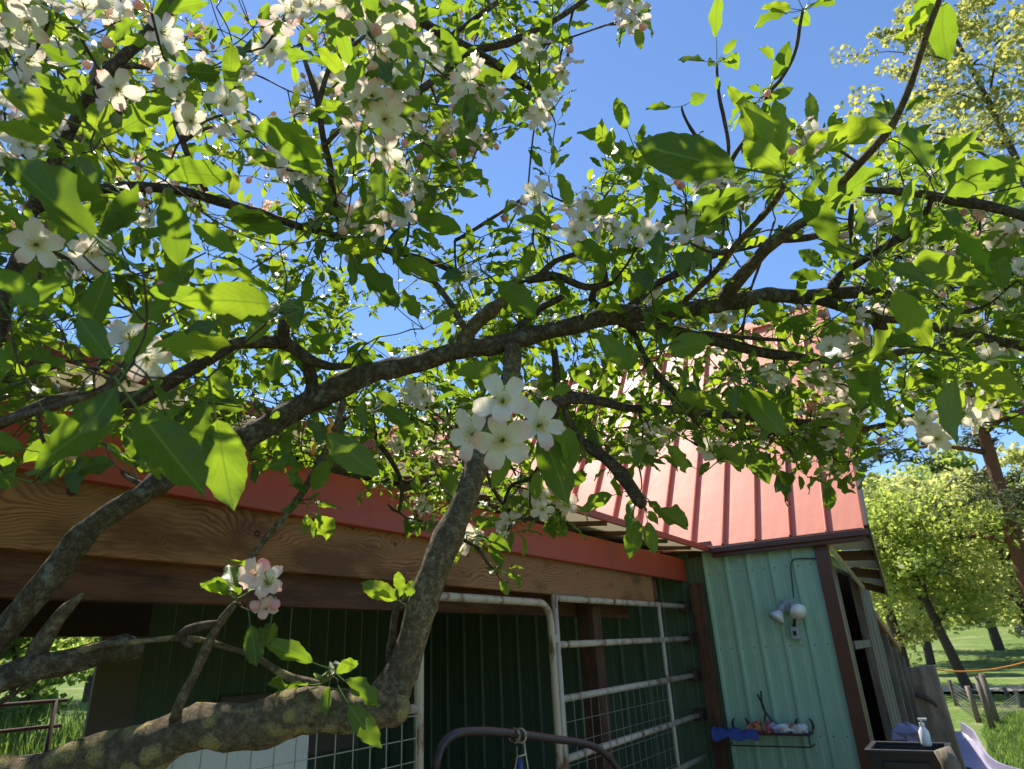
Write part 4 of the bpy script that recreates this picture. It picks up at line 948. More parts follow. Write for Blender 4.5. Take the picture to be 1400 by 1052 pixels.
# ---------------- growing the rest of the twigs from these towards spur points
class Grow:
    def __init__(s):
        s.p = [tuple(c) for c, r in SK]; s.r = [r for c, r in SK]; s.mb = MB(); s.arr = np.array(s.p)
    def to(s, q, tipr=.0011, stiff=.15, maxr=.006):
        q = Vector(q); d = np.linalg.norm(s.arr - np.array(q), axis=1)
        # prefer nodes nearer the tree base than the target so twigs point outward
        bd = np.linalg.norm(s.arr - np.array((*TREE_BASE[:2], 1.3)), axis=1)
        qd = (q - Vector((*TREE_BASE[:2], 1.3))).length
        sc = d*(1 + .8*np.clip((bd-qd)/.5, 0, 1)); i = int(sc.argmin()); a = Vector(s.p[i]); L = (q-a).length
        if L < .015: return Vector((0,0,1))
        r0 = min(s.r[i]*.85, tipr + .0065*L, maxr); k = max(3, int(L/.05))
        out = (q-a).normalized(); side = out.cross(Vector((rng.uniform(-1,1), rng.uniform(-1,1), rng.uniform(-1,1)))).normalized()
        pts = []
        for j in range(k+1):
            t = j/k; w = math.sin(math.pi*t)*L*stiff
            p = a.lerp(q, t) + side*w*.6 - Z*w*.5*(1-t) + Vector((rng.uniform(-1,1), rng.uniform(-1,1), rng.uniform(-1,1)))*(.0022 if 0 < j < k else 0)
            pts.append(p)
        rad = [r0*(1-t/k)+tipr*t/k for t in range(k+1)]
        fine = catmull(pts, .014); nfn = len(fine)
        s.mb.tube(fine, [(r0+(tipr-r0)*i_/(nfn-1))*(1+.22*(i_ % 4 == 0)) for i_ in range(nfn)], 5 if r0 < .003 else 6, cap=True)
        new = [tuple(p) for p in pts[1:]]; s.p += new; s.r += rad[1:]; s.arr = np.vstack([s.arr, np.array(new)])
        return (pts[-1]-pts[-2]).normalized()
G = Grow()

# ---------------- leaf templates (blade length 1 along +Y, upper face +Z)
def leaf_template(nu, nh, seed, serr=True, pet=.42):
    r = np.random.RandomState(seed); bend = r.uniform(-.3, 1.5); fold = r.uniform(.15, .85); wr = r.uniform(.33, .46); tw = r.uniform(-1.0, 1.0)
    rip = r.uniform(.02, .07); rf = r.uniform(2, 4); ph = r.uniform(0, 6); sb = r.uniform(-.12, .12)
    V = []; UV = []; F_ = []
    cy, cz, cx = pet, 0.0, 0.0; ang = r.uniform(.0, .3); pts = []
    for i in range(nu+1):
        t = i/nu; pts.append((cx, cy, cz, ang)); ds = 1/nu
        cy += math.cos(ang)*ds; cz += math.sin(ang)*ds; cx += sb*t*ds; ang -= bend/nu*(.6+.8*t)
    cols = 2*nh+1
    for i in range(nu+1):
        t = i/nu; w = wr*.5*(math.sin(math.pi*min(1, t**.82))**.72 if 0 < t < 1 else 0.0)
        if t > .82: w *= 1-.35*(t-.82)/.18
        if i in (0,): w = .012
        if i == nu: w = .004
        if serr and 0 < i < nu: w *= 1 + (.045 if i % 2 else -.025)
        x0, y0_, z0_, a = pts[i]; th = tw*(t-.3)
        for j in range(cols):
            u = (j-nh)/nh; x = u*w; f = abs(x)*fold*(1-.3*t); rr = rip*math.sin(rf*6.28*t+ph+(1.5 if u > 0 else 0))*abs(u)**2
            z = f + rr - abs(u)**3*w*.12
            x2 = x*math.cos(th) - z*math.sin(th); z2 = x*math.sin(th) + z*math.cos(th)
            yo = abs(x)*.16
            V.append((x0+x2, y0_ - math.sin(a)*z2 + yo*math.cos(a), z0_ + math.cos(a)*z2 + yo*math.sin(a))); UV.append((.5+u*.5*max(w/(wr*.5), .04), t))
    for i in range(nu):
        for j in range(cols-1):
            k = i*cols+j; F_.append((k, k+1, k+cols+1, k+cols))
    # petiole: thin strip tube (4 sided)
    o = len(V); ns = 3 if serr else 2; pr = .011
    for i in range(ns+1):
        t = i/ns; yy_ = pet*t; zz_ = -math.sin(t*math.pi)*.02; q = pr*(1.3-.4*t)
        for dx, dz in ((-q,0),(0,-q),(q,0),(0,q)): V.append((dx, yy_, zz_+dz)); UV.append((.5, .02))
    for i in range(ns):
        for j in range(4): F_.append((o+i*4+j, o+i*4+(j+1)%4, o+i*4+4+(j+1)%4, o+i*4+4+j))
    return np.array(V), np.array(F_), np.array(UV)
HI = [leaf_template(14, 3, 100+i, True, .36+.1*(i % 3)) for i in range(16)]
LO = [leaf_template(6, 1, 200+i, False, .4) for i in range(10)]
HIM = [bulk_mesh('leaf', v, f, M['leaf'], None, uv, smooth=True) for v, f, uv in HI]

leaves = []      # (C, d, n, s, kind)
SUNLIT = [P(x_, y_, d_) for x_, y_, d_ in ((60,790,.79),(110,728,.81),(165,690,.83),(225,650,.86),(590,740,.88),(612,700,.90),(570,830,.86),(552,890,.85),(235,985,.79),(262,978,.79),(420,960,.81),(20,400,.45),(-10,370,.45),(92,590,.44),(60,610,.44),
    (240,330,.6),(215,440,.5),(205,470,.5),(130,300,.42),(70,260,.42),(290,800,.8),(320,790,.8),(545,800,.87),(425,895,.8),(480,940,.8),(440,720,.88),(690,790,.98),(640,745,.98),(30,650,.7),(180,590,.7),(320,610,.6),(150,520,.45),(350,400,.55),(1150,262,.9),(1130,320,1.0),(1225,430,.85),(280,860,.8))]
def shades(p, r=.032):
    for q in SUNLIT:
        v = p-q; t = v.dot(SUN)
        if t > .05 and (v-SUN*t).length < r: return True
    return False
def add_leaf(C, d, s, up=None, jitter=.45):
    d = d.normalized(); up = up or Vector((0,0,1))
    if shades(Vector(C)+d*s*.9) or shades(Vector(C)+d*s*.5, .02): return
    n = up - d*up.dot(d)
    if n.length < .15: n = d.orthogonal()
    n.normalize(); n = Matrix.Rotation(rng.gauss(0, jitter), 3, d) @ n
    leaves.append((Vector(C), d, n, s))
FREE = []
def in_poly(x, y, poly):
    c = False; j = len(poly)-1
    for i in range(len(poly)):
        xi, yi = poly[i]; xj, yj = poly[j]
        if (yi > y) != (yj > y) and x < (xj-xi)*(y-yi)/(yj-yi)+xi: c = not c
        j = i
    return c
# open gaps of the crown (sky, roof and barn show there)
GAPS = [[(785,60),(820,60),(900,70),(930,20),(1010,0),(1060,60),(1060,100),(1000,60),(960,80),(900,120),(905,170),(860,175),(840,150),(815,215),(760,205),(735,250),(650,240),(640,200),(700,190),(760,160)],
        [(905,0),(1025,0),(1020,50),(960,60),(920,90),(905,60)], [(1110,30),(1235,10),(1220,130),(1190,190),(1110,170),(1125,120),(1120,90)],
        [(1300,-60),(1420,-60),(1420,170),(1350,165),(1290,190),(1260,150),(1290,80)],
        [(1195,600),(1400,580),(1400,1052),(1150,1052),(1190,720)], [(760,800),(1400,600),(1400,1052),(700,1052)], [(-50,650),(150,665),(560,735),(790,760),(980,700),(1000,1052),(-50,1052)],
        [(340,90),(395,110),(390,150),(345,160)], [(905,600),(1160,680),(1185,730),(900,730)], [(1080,150),(1190,180),(1185,215),(1080,165)],
        [(590,318),(618,300),(640,330),(610,345)], [(495,430),(560,425),(600,450),(560,475),(500,462)], [(1030,380),(1120,345),(1110,395),(1040,400)]]
def blocked(p, m=0):
    q = project(p)
    if q is None: return False
    return any(in_poly(q[0], q[1], g) for g in GAPS)
def rosette(C, a, nl, size, spread=.95, check=True, seed_up=True):
    a = a.normalized(); b1 = a.orthogonal().normalized(); b2 = a.cross(b1); ph = rng.uniform(0, 6.28)
    for k in range(nl):
        th = ph + k*2.39996 + rng.uniform(-.3,.3); el = spread*rng.uniform(.65, 1.3)
        d = a*math.cos(el) + (b1*math.cos(th)+b2*math.sin(th))*math.sin(el); d = (d - Z*rng.uniform(-.05,.4)).normalized()
        s = size*rng.choice((.55,.8,1,1,1.1,1.2))*rng.uniform(.85, 1.1)
        if check and blocked(Vector(C)+d*s*1.3) and rng.random() < .85: continue
        add_leaf(Vector(C)+d*.003, d, s)

# ---------------- hand placed leaves: base x,y, tip x,y, depth, (tip depth offset), width roll
HL = """101 168 0 131 .70|89 201 5 170 .70|164 178 252 141 .74|245 95 292 105 .8|300 100 282 130 .8|447 232 352 165 .72|264 258 201 210 .74|302 299 391 325 .78|
248 390 232 272 .60|335 350 258 312 .66|150 338 2 236 .42|378 418 258 402 .52|185 555 282 688 .42|292 555 316 685 .55|172 548 44 636 .44|58 425 -25 352 .45|180 482 298 458 .5|95 505 8 500 .42|
110 470 150 380 .45|250 400 190 440 .6|692 511 612 500 .85|676 384 748 440 .9|542 350 598 380 .95|454 337 530 362 .9|560 435 487 378 .85|508 474 474 517 .95|437 585 508 646 .85|515 545 566 594 .9|
733 580 778 680 .70|740 560 785 640 .8|1039 235 888 208 .72|1094 228 1190 170 .76|1061 231 1020 178 .76|1098 300 1205 246 .9|1272 231 1240 160 .85|1290 228 1358 181 .85|1395 250 1296 258 .75|
1284 0 1245 50 .76|1290 -10 1290 78 .74|1216 178 1209 136 .85|1162 498 1254 474 .85|1190 492 1186 554 .9|1207 378 1268 462 .8|1234 360 1348 396 .82|1296 300 1345 368 .85|1325 500 1395 543 .85|1306 515 1288 618 .82|
1014 530 1079 603 .85|974 600 1010 652 .9|1024 612 1047 650 .95|764 330 826 353 1.0|898 377 926 305 .85|878 515 826 470 .85|893 483 973 468 .85|851 673 793 693 1.0|868 690 855 728 1.0|873 697 868 760 .98|892 688 938 728 1.0|
437 909 362 884 .80|461 921 502 964 .80|472 955 511 1022 .78|450 936 440 984 .80|420 942 368 948 .82|341 846 352 912 .80|312 812 276 792 .8|322 814 318 776 .78|318 812 292 806 .8|428 691 462 697 .88|435 694 449 741 .88|
417 675 392 647 .88|405 632 356 634 .88|410 640 370 612 .9|425 680 440 640 .9|545 822 493 797 .86|546 818 543 782 .86|548 822 566 795 .87|1128 382 1082 370 1.0|1131 367 1090 342 1.0|1172 350 1103 333 .95|1068 445 1026 427 1.05|1115 461 1163 446 1.0|1125 437 1068 446 1.0|
600 640 640 700 1.0|690 785 672 745 .98|684 782 708 800 .98|682 790 696 815 .98|660 760 640 742 .98|650 735 690 745 .98|30 655 -20 640 .7|20 640 70 610 .72|90 610 60 660 .7|175 640 130 590 .7|160 620 210 660 .7|1000 560 930 545 .85|1010 520 1000 560 .8|1045 255 960 290 .85|
940 560 985 520 .85|950 640 900 620 .95|900 600 940 640 .95|640 320 575 300 1.1|500 250 560 300 .9|470 240 500 190 .85|600 200 655 205 1.0|330 200 385 230 .9|210 230 300 250 .8|150 260 70 225 .8|30 420 90 380 .5|60 560 100 620 .5|
200 395 290 425 .55|130 330 190 260 .5|170 500 215 440 .45|165 505 100 440 .43|170 510 120 590 .43|270 540 340 560 .8|320 545 280 500 .8""".replace('\n', '').split('|')
cent = []
for row in HL:
    f = [float(x) for x in row.split()]; bx, by, tx, ty, d = f
    dt = d*(1+rng.uniform(-.05,.07)); A = P(bx, by, d); T = P(tx, ty, dt); v = T-A
    C = A - v*.30 + Vector((rng.uniform(-.006,.006),)*3) if False else A - v*.28
    s = v.length*.94
    toc = (EYE-A).normalized()
    # mostly seen from below: the underside turns to the viewer
    upv = (-toc*.8 + Z*.6 + Vector((rng.uniform(-.5,.5), rng.uniform(-.5,.5), rng.uniform(-.3,.3)))).normalized()
    leaves.append((C, v.normalized(), (upv - v.normalized()*upv.dot(v.normalized())).normalized(), s/1.02))
    cent.append(C)
nhand = len(leaves)
for (C, d, n, s) in list(leaves[:nhand]):
    for _ in range(rng.randint(1, 3)):
        dd = (d + Vector((rng.gauss(0,.8), rng.gauss(0,.8), rng.gauss(0,.6)))).normalized(); s2 = s*rng.uniform(.45, .8)
        if not blocked(C+dd*s2*1.3): add_leaf(C, dd, s2)
for C in sorted(cent, key=lambda c: min((Vector(p)-c).length for p, _ in SK[::6])):
    G.to(C, tipr=.0009)

# ---------------- blossoms
FL = []    # (pos, facing, diameter, kind, pink)
def parse(s, d0):
    for e in s.split(','):
        v = e.split(); x_, y_ = float(v[0]), float(v[1]); kind = v[2] if len(v) > 2 else 'f'; d = float(v[3]) if len(v) > 3 else d0
        FL.append((x_, y_, d*rng.uniform(.96,1.05), kind))
parse('40 30 f .62,78 18 f .64,14 48 f .7,30 80 f .66,12 5 f .66,115 12 f .7,140 5 f .75,191 8 b .7,141 54 b .72,114 86 b .7,60 5 f .72,221 45 f .8,225 70 f .85,161 122 f .8,180 140 f .82,150 145 f .84,235 112 f .8,245 130 f .84,309 144 f .78,309 168 f .8,262 168 f .8,300 125 f .85,400 17 f .75,425 8 f .75,380 25 f .78,362 57 f .85,372 70 f .85,124 228 b .9,30 200 f .85,10 215 f .85,45 208 f .9,393 213 f .95,410 232 f .95,420 240 f .98,380 225 f 1.0', .8)
parse('488 15 f .72,508 40 f .74,540 22 f .76,470 5 f .76,518 66 f .74,531 90 f .78,512 48 b .7,520 5 f .78,491 140 f .74,484 118 f .76,525 164 f .74,508 130 f .76,491 181 f .76,525 205 f .8,540 120 f .8,578 64 f .95,590 80 f 1.0,635 110 f .95,628 125 f .97,662 120 f 1.0,675 130 f 1.0,650 95 f 1.0,645 140 b 1.0,729 67 f 1.1,740 60 f 1.1,776 77 f 1.1,770 97 f 1.1,780 65 b 1.1,749 134 f 1.1,733 160 f 1.1,740 150 f 1.1,511 232 b .9,575 218 b 1.0,555 201 b 1.0,639 178 f 1.05,652 191 f 1.05,625 170 f 1.05,632 225 f 1.05,618 210 b 1.0,648 205 b 1.0,535 290 f .95,520 300 f .95,552 296 f .97,467 319 b .9,494 295 f .95,485 300 f .98,573 255 f 1.1', .8)
parse('740 255 f 1.1,730 270 f 1.1,719 276 b 1.1,692 302 b 1.1,712 280 f 1.15,853 20 f 1.1,864 30 f 1.1,874 20 f 1.1,868 8 f 1.12,850 6 f 1.1,880 34 b 1.1,794 300 f .95,785 318 f .95,812 315 f 1.0,775 290 f 1.0,800 340 f 1.0,765 312 b .95,858 325 f .95,848 332 b .95,885 322 f .95,838 318 f 1.0,938 319 f .95,962 318 f .95,950 345 f 1.0,945 300 f 1.0,932 258 b .95,937 242 b .95,928 250 b .95,960 246 f 1.1,975 252 f 1.1,990 262 f 1.05,1012 268 f 1.05,1000 260 f 1.1,1075 188 b .78,1096 181 f .85,1110 190 f .85,1085 205 b .78,1046 131 b 1.3,1027 144 b 1.3,1323 292 b .95,1335 296 b .95,1345 292 b .95,710 377 b 1.1,992 441 f 1.1,918 444 f 1.1,930 440 f 1.12,1086 424 b 1.1,1095 420 b 1.1,1120 429 b 1.1,1136 478 f 1.0,1150 462 f 1.05,1160 455 f 1.05,1172 438 f 1.05,1180 465 f 1.05,1165 475 f 1.05,1049 515 f 1.05,1060 520 f 1.1,1040 508 b 1.1,1130 521 f 1.05,1115 515 f 1.1,1163 508 f 1.05,1145 525 f 1.1,881 592 f 1.1,875 619 f 1.1,865 612 f 1.1,992 589 b 1.1,1049 595 b 1.1,1045 600 b 1.1,1113 565 b 1.1,1108 560 b 1.1,1120 585 f 1.1,1113 595 b 1.1,1140 609 f 1.1,1132 602 f 1.1,1150 600 b 1.1', 1.0)
parse('688 550 w .62,688 602 w .60,736 583 w .62,652 594 F .64,578 542 f 1.2,565 538 f 1.2,582 550 f 1.25,739 528 f 1.1,1286 404 b 1.1,1209 599 b 1.1,1269 590 f 1.05,1280 600 f 1.05,1262 580 f 1.1,1319 565 f 1.0,1343 560 f 1.0,1330 575 f 1.0,1345 540 f 1.0,1310 550 f 1.0,1353 488 f 1.1,1370 485 f 1.1,1385 300 f 1.0,1396 370 f 1.0,1392 310 b 1.0,1375 350 f 1.2,178 464 f .6,200 490 f .62,50 335 f .7,40 325 f .72,114 360 f .75,125 350 f .75,85 612 b .62,95 622 b .62,78 620 b .62,134 585 b .7,222 400 b .8,233 408 b .8,190 470 f .8', .9)
parse('350 786 B .72,362 782 b .72,368 800 f .73,354 824 b .72,364 834 B .73,376 824 b .74,742 697 f 1.15,774 690 f 1.2,758 700 f 1.2,766 680 b 1.2,698 714 f 1.15,692 720 f 1.2,575 690 f 1.4,580 700 f 1.4,730 673 f 1.2,740 680 f 1.2,642 738 f 1.05,590 610 f 1.5,610 620 f 1.5,520 560 f 1.4,545 610 f 1.5,470 560 f 1.3,640 560 f 1.4,1200 300 f 1.2,1180 310 f 1.2,1175 330 f 1.25,1160 320 b 1.2,1290 380 f 1.2,1250 330 f 1.2,1270 350 f 1.2', 1.0)

def petal_template(seed, nu=6, nv=4, cup=.55, curl=.2):
    r = np.random.RandomState(seed); V = []; UV = []; F_ = []; wr = r.uniform(.26,.34); ph = r.uniform(0,6)
    cy, cz = .05, 0.0; ang = cup + .25
    for i in range(nu+1):
        t = i/nu; w = wr*(math.sin(math.pi*min(1, .04+t**1.35*.84))**.72) if i else .05
        if i == nu: w *= .72
        for j in range(nv+1):
            u = j/nv*2-1; x = u*w; z = (abs(u)**2)*w*.32 + .06*math.sin(ph+t*5+u*3.4)*t
            V.append((x, cy - math.sin(ang)*z*1.0 - (abs(u)**2)*(.09 if i == nu else .0), cz + math.cos(ang)*z)); UV.append((j/nv, t))
        cy += math.cos(ang)/nu; cz += math.sin(ang)/nu; ang -= (cup+curl)/nu*1.3
    for i in range(nu):
        for j in range(nv):
            k = i*(nv+1)+j; F_.append((k, k+1, k+nv+2, k+nv+1))
    return np.array(V), np.array(F_), np.array(UV)
PT = [petal_template(i, cup=c, curl=k) for i, (c, k) in enumerate(((.5,.2),(.6,.25),(.35,.35),(.75,.2),(.45,.5)))]
PTM = [bulk_mesh('petal', v, f, M['petal'], None, uv, smooth=True) for v, f, uv in PT]
def joined_flower(seed):
    r = random.Random(seed); Vs = []; Fs = []; Us = []; o = 0
    base = r.choice((0,1,1,3))
    for k in range(5):
        v, f, uv = PT[(base + (k % 2)) % 5] if k != 2 else PT[r.randrange(5)]
        th = k*2*math.pi/5 + r.uniform(-.12,.12); R_ = np.array(Matrix.Rotation(th, 3, 'Z') @ Matrix.Rotation(r.uniform(-.15,.15), 3, 'Y')); sc = r.uniform(.9, 1.05)
        Vs.append(v@R_.T*sc); Fs.append(f+o); Us.append(uv); o += len(v)
    return bulk_mesh('flower', np.vstack(Vs), np.vstack(Fs), M['petal'], None, np.vstack(Us), smooth=True)
FLM = [joined_flower(i) for i in range(10)]
def center_mesh(seed):
    r = random.Random(seed); b = MB()
    for k in range(20):
        th = k*2.39996; rr = .05+.11*r.random(); h = r.uniform(.24, .40); e = Vector((math.cos(th)*rr*1.9, math.sin(th)*rr*1.9, h))
        b.tube([Vector((math.cos(th)*.04, math.sin(th)*.04, 0)), e], [.009,.007], 3, cap=False, mi=0)
        M4_ = Matrix.Translation(e); b.lathe([(.008,-.026),(.034,0),(.008,.028)], M4_, 4, mi=1)
    for k in range(4):
        th = k*1.57; b.tube([Vector((0,0,0)), Vector((math.cos(th)*.03, math.sin(th)*.03, .33))], [.014,.012], 4, mi=2)
    b.lathe([(.03,-.02),(.09,.0),(.05,.03)], Matrix.Identity(4), 8, mi=2)
    return b.mesh('stamens', [M['stamen'], M['anther'], M['calyx']])
CM = [center_mesh(i) for i in range(4)]
def calyx_mesh():
    b = MB(); b.lathe([(.03,-.20),(.075,-.12),(.08,-.05),(.06,0)], Matrix.Identity(4), 8)
    for k in range(5):
        th = k*2*math.pi/5+.3; c_, s_ = math.cos(th), math.sin(th); q = Vector((-s_, c_, 0))*.05; o_ = Vector((c_, s_, 0))
        b.add([o_*.06-q+Z*-.02, o_*.06+q+Z*-.02, o_*.26+Z*-.10, o_*.16+Z*-.03+q*.5, o_*.16+Z*-.03-q*.5], [(0,1,3,4),(4,3,2)])
    return b.mesh('calyx', M['calyx'], smooth=False)
CX = calyx_mesh()
def bud_mesh(seed):
    r = random.Random(seed); b = MB(); n = 10; prof = [(.05,0),(.22,.12),(.33,.35),(.34,.55),(.25,.78),(.08,.93),(.01,.96)]
    vs = []
    for i, (rr, z) in enumerate(prof):
        for k in range(n):
            th = 2*math.pi*k/n + i*.22; q = rr*(1+.13*math.cos(2.5*(th)+i*.5)); vs.append(Vector((q*math.cos(th), q*math.sin(th), z)))
    N_ = len(prof); b.add(vs, [(i*n+k, i*n+(k+1)%n, (i+1)*n+(k+1)%n, (i+1)*n+k) for i in range(N_-1) for k in range(n)], [(k/n, z) for rr, z in prof for k in range(n)])
    return b.mesh('bud', M['bud'], smooth=True)
BM = [bud_mesh(i) for i in range(3)]
def half_open(seed):
    r = random.Random(seed); Vs = []; Fs = []; Us = []; o = 0
    for k in range(5):
        v, f, uv = petal_template(seed*7+k, cup=r.uniform(.95,1.3), curl=.75)
        th = k*2*math.pi/5 + r.uniform(-.15,.15); R_ = np.array(Matrix.Rotation(th, 3, 'Z')); Vs.append(v@R_.T*r.uniform(.85, 1.05)); Fs.append(f+o); Us.append(uv); o += len(v)
    return bulk_mesh('half_open_flower', np.vstack(Vs), np.vstack(Fs), M['half'], None, np.vstack(Us), smooth=True)
HM = [half_open(i) for i in range(5)]
def basis(Zd, roll=0):
    Zd = Zd.normalized(); X_ = Zd.orthogonal().normalized(); X_ = Matrix.Rotation(roll, 3, Zd) @ X_; Y_ = Zd.cross(X_)
    return Matrix((X_, Y_, Zd)).transposed()
def putm(name, me, parent, loc, R3, s):
    o = bpy.data.objects.new(name, me); COL.objects.link(o); o.parent = parent
    o.matrix_basis = Matrix.Translation(loc - WLOC[parent.name]) @ (R3.to_4x4()) @ Matrix.Diagonal((s, s, s, 1)); return o
def putsub(name, me, parent, R3=None, loc=(0,0,0), s=1.0):
    o = bpy.data.objects.new(name, me); COL.objects.link(o); o.parent = parent
    o.matrix_basis = Matrix.Translation(loc) @ (R3.to_4x4() if R3 else Matrix.Identity(4)) @ Matrix.Diagonal((s, s, s, 1)); return o
# group blossoms in clusters sharing a spur
clusters = []
for x_, y_, d_, k_ in FL:
    p = P(x_, y_, d_)
    for c in clusters:
        if (c['c']-p).length < .055 and len(c['m']) < 7: c['m'].append((p, k_)); break
    else: clusters.append({'c': p, 'm': [(p, k_)]})
# further blossoms scattered through the crown
def rand_in(poly, dmin, dmax):
    xs = [q[0] for q in poly]; ys = [q[1] for q in poly]
    while True:
        x_, y_ = rng.uniform(min(xs), max(xs)), rng.uniform(min(ys), max(ys))
        if in_poly(x_, y_, poly): break
    t = rng.random(); d = (dmin**2 + t*(dmax**2-dmin**2))**.5
    return x_, y_, d
blossom_zones = [([(0,0),(520,0),(500,240),(380,320),(0,330)], 112, .9, 2.2), ([(520,0),(780,0),(740,200),(560,330)], 34, 1.1, 2.2), ([(480,260),(1000,300),(900,420),(500,420)], 10, 1.1, 2.0),
                 ([(1150,250),(1400,300),(1400,560),(1200,560)], 18, 1.0, 1.8), ([(480,560),(760,560),(700,700),(540,700)], 10, 1.5, 2.1), ([(820,560),(1200,560),(1150,640),(850,640)], 10, 1.1, 1.5)]
for poly, n_, a_, b_ in blossom_zones:
    for _ in range(n_):
        x_, y_, d_ = rand_in(poly, a_, b_); c0 = P(x_, y_, d_)
        if shades(c0, .05): continue
        if blocked(c0): continue
        clusters.append({'c': c0, 'm': [(c0+Vector((rng.gauss(0,.020), rng.gauss(0,.020), rng.gauss(0,.018))), rng.choice('fffFFBb')) for _ in range(rng.randint(3,5))]})
ped = MB(); nf = 0; np_ = 0; nb_ = 0; far_V = []
spurs = []
clusters.sort(key=lambda c: (c['c']-EYE).length)
for c in clusters:
    m = c['m']; ctr = sum((q for q, _ in m), Vector())/len(m)
    big = m[0][1] == 'w'
    # the spur sits behind / above the blossom
    toc = (EYE-ctr).normalized()
    sp = ctr - toc*.028 + Vector((rng.uniform(-.012,.012), rng.uniform(-.012,.012), rng.uniform(-.022,.006)))
    c['sp'] = sp
    for q, k_ in m:
        spread_ = (q-sp)
        face = (spread_.normalized()*.8 + toc*(.9 if big else .38) + SUN*.15 + Vector((rng.gauss(0,.35), rng.gauss(0,.35), rng.gauss(0,.30)))*(.45 if big else 1)).normalized()
        R3 = basis(face, rng.uniform(0, 6.28))
        if k_ in 'bB':
            s = rng.uniform(.014, .020) if k_ == 'b' else rng.uniform(.019, .024); q2 = q
            if nb_ < 290:
                o = putm('bud' if k_ == 'b' else 'half_open_flower', BM[rng.randrange(3)] if k_ == 'b' else HM[rng.randrange(5)], tree, q2, R3, s); putsub('calyx', CX, o, None, (0,0,.04), .9); nb_ += 1
        else:
            s = rng.uniform(.023, .029) if not big else rng.uniform(.029,.032)
            o = None
            if np_ + 5 <= 300:
                o = putm('flower', CM[rng.randrange(4)], tree, q, R3, s); base = rng.choice((0,1,2,3)) if not big else rng.choice((2,4,0))
                for k in range(5):
                    th = k*2*math.pi/5 + rng.uniform(-.1,.1)
                    putsub('petal', PTM[base if rng.random() < .7 else rng.randrange(5)], o, Matrix.Rotation(th, 3, 'Z') @ Matrix.Rotation(rng.uniform(-.15,.15), 3, 'Y'), (0,0,0), rng.uniform(.9,1.06)); np_ += 1
            elif nf < 290:
                o = putm('flower', FLM[rng.randrange(10)], tree, q, R3, s); putsub('stamens', CM[rng.randrange(4)], o)
            nf += 1
            if o is None: continue
            putsub('calyx', CX, o)
        e = q - face*s*.15
        mid_ = (e+sp)/2 - face*.006
        ped.tube([sp, mid_, e], .0008, 4, cap=False)
    spurs.append((sp, (ctr-sp).normalized(), 'big' if big else 'f'))
ped.build('pedicels', M['calyx'], tree, kind='stuff')
skp = np.array([tuple(p) for p, _ in SK])
for sp, a, k in sorted(spurs, key=lambda s: np.linalg.norm(skp-np.array(s[0]), axis=1).min()):
    G.to(sp, tipr=.0017)
for sp, a, k in spurs:
    d_ = (sp-EYE).dot(_F)
    rosette(sp, a if k != 'big' else -(EYE-sp).normalized(), rng.randint(4, 7), rng.uniform(.040,.056), 1.15)

# ---------------- leafy spurs by crown region
zones = [  # polygon, count, near, far, leaf length
 ([(-120,-80),(520,-80),(500,240),(380,330),(-120,340)], 78, 1.0, 2.4, .052),
 ([(500,-80),(800,-80),(770,60),(745,180),(640,230),(560,330),(500,240)], 62, 1.1, 2.3, .046),
 ([(-120,280),(420,300),(430,560),(-60,640)], 66, .75, 2.0, .052),
 ([(400,230),(640,240),(640,330),(760,280),(840,210),(890,190),(960,200),(1020,250),(1000,420),(420,470)], 78, 1.0, 2.1, .046),
 ([(420,400),(1000,400),(1180,430),(1180,560),(1000,600),(760,600),(420,620)], 92, .95, 2.1, .047),
 ([(960,180),(1100,160),(1230,170),(1400,230),(1480,300),(1480,560),(1200,560),(1180,430),(1120,300),(1000,260)], 74, .9, 1.9, .048),
 ([(1180,380),(1480,300),(1480,560),(1260,590),(1180,560)], 20, .9, 1.5, .052),
 ([(470,540),(760,560),(770,680),(690,700),(600,700),(500,680)], 50, 1.3, 2.2, .040),
 ([(740,540),(1200,560),(1240,590),(1150,650),(1080,640),(960,640),(860,640),(780,610)], 42, .95, 1.6, .044),
 ([(-400,-400),(1600,-400),(1600,-80),(-400,-80)], 18, 1.3, 2.4, .055),
 ([(-420,-80),(-120,-80),(-120,640),(-420,640)], 10, 1.2, 2.0, .055),
 ([(250,540),(480,540),(470,610),(330,640)], 16, 1.0, 1.6, .045), ([(-60,430),(480,420),(480,580),(200,600),(-60,600)], 34, .95, 1.7, .048), ([(420,440),(700,420),(760,560),(480,600)], 26, 1.1, 1.8, .044), ([(760,420),(1200,430),(1200,560),(760,560)], 20, 1.1, 1.7, .044),
]
targets = []
for poly, n_, a_, b_, s_ in zones:
    k = 0; tries = 0
    n_ = int(n_*2.0)
    while k < n_ and tries < 3000:
        tries += 1; x_, y_, d_ = rand_in(poly, a_, b_); c0 = P(x_, y_, d_)
        if blocked(c0): continue
        if c0.x < XF+.06 and c0.z < 2.5: continue
        targets.append((c0, s_, d_)); k += 1
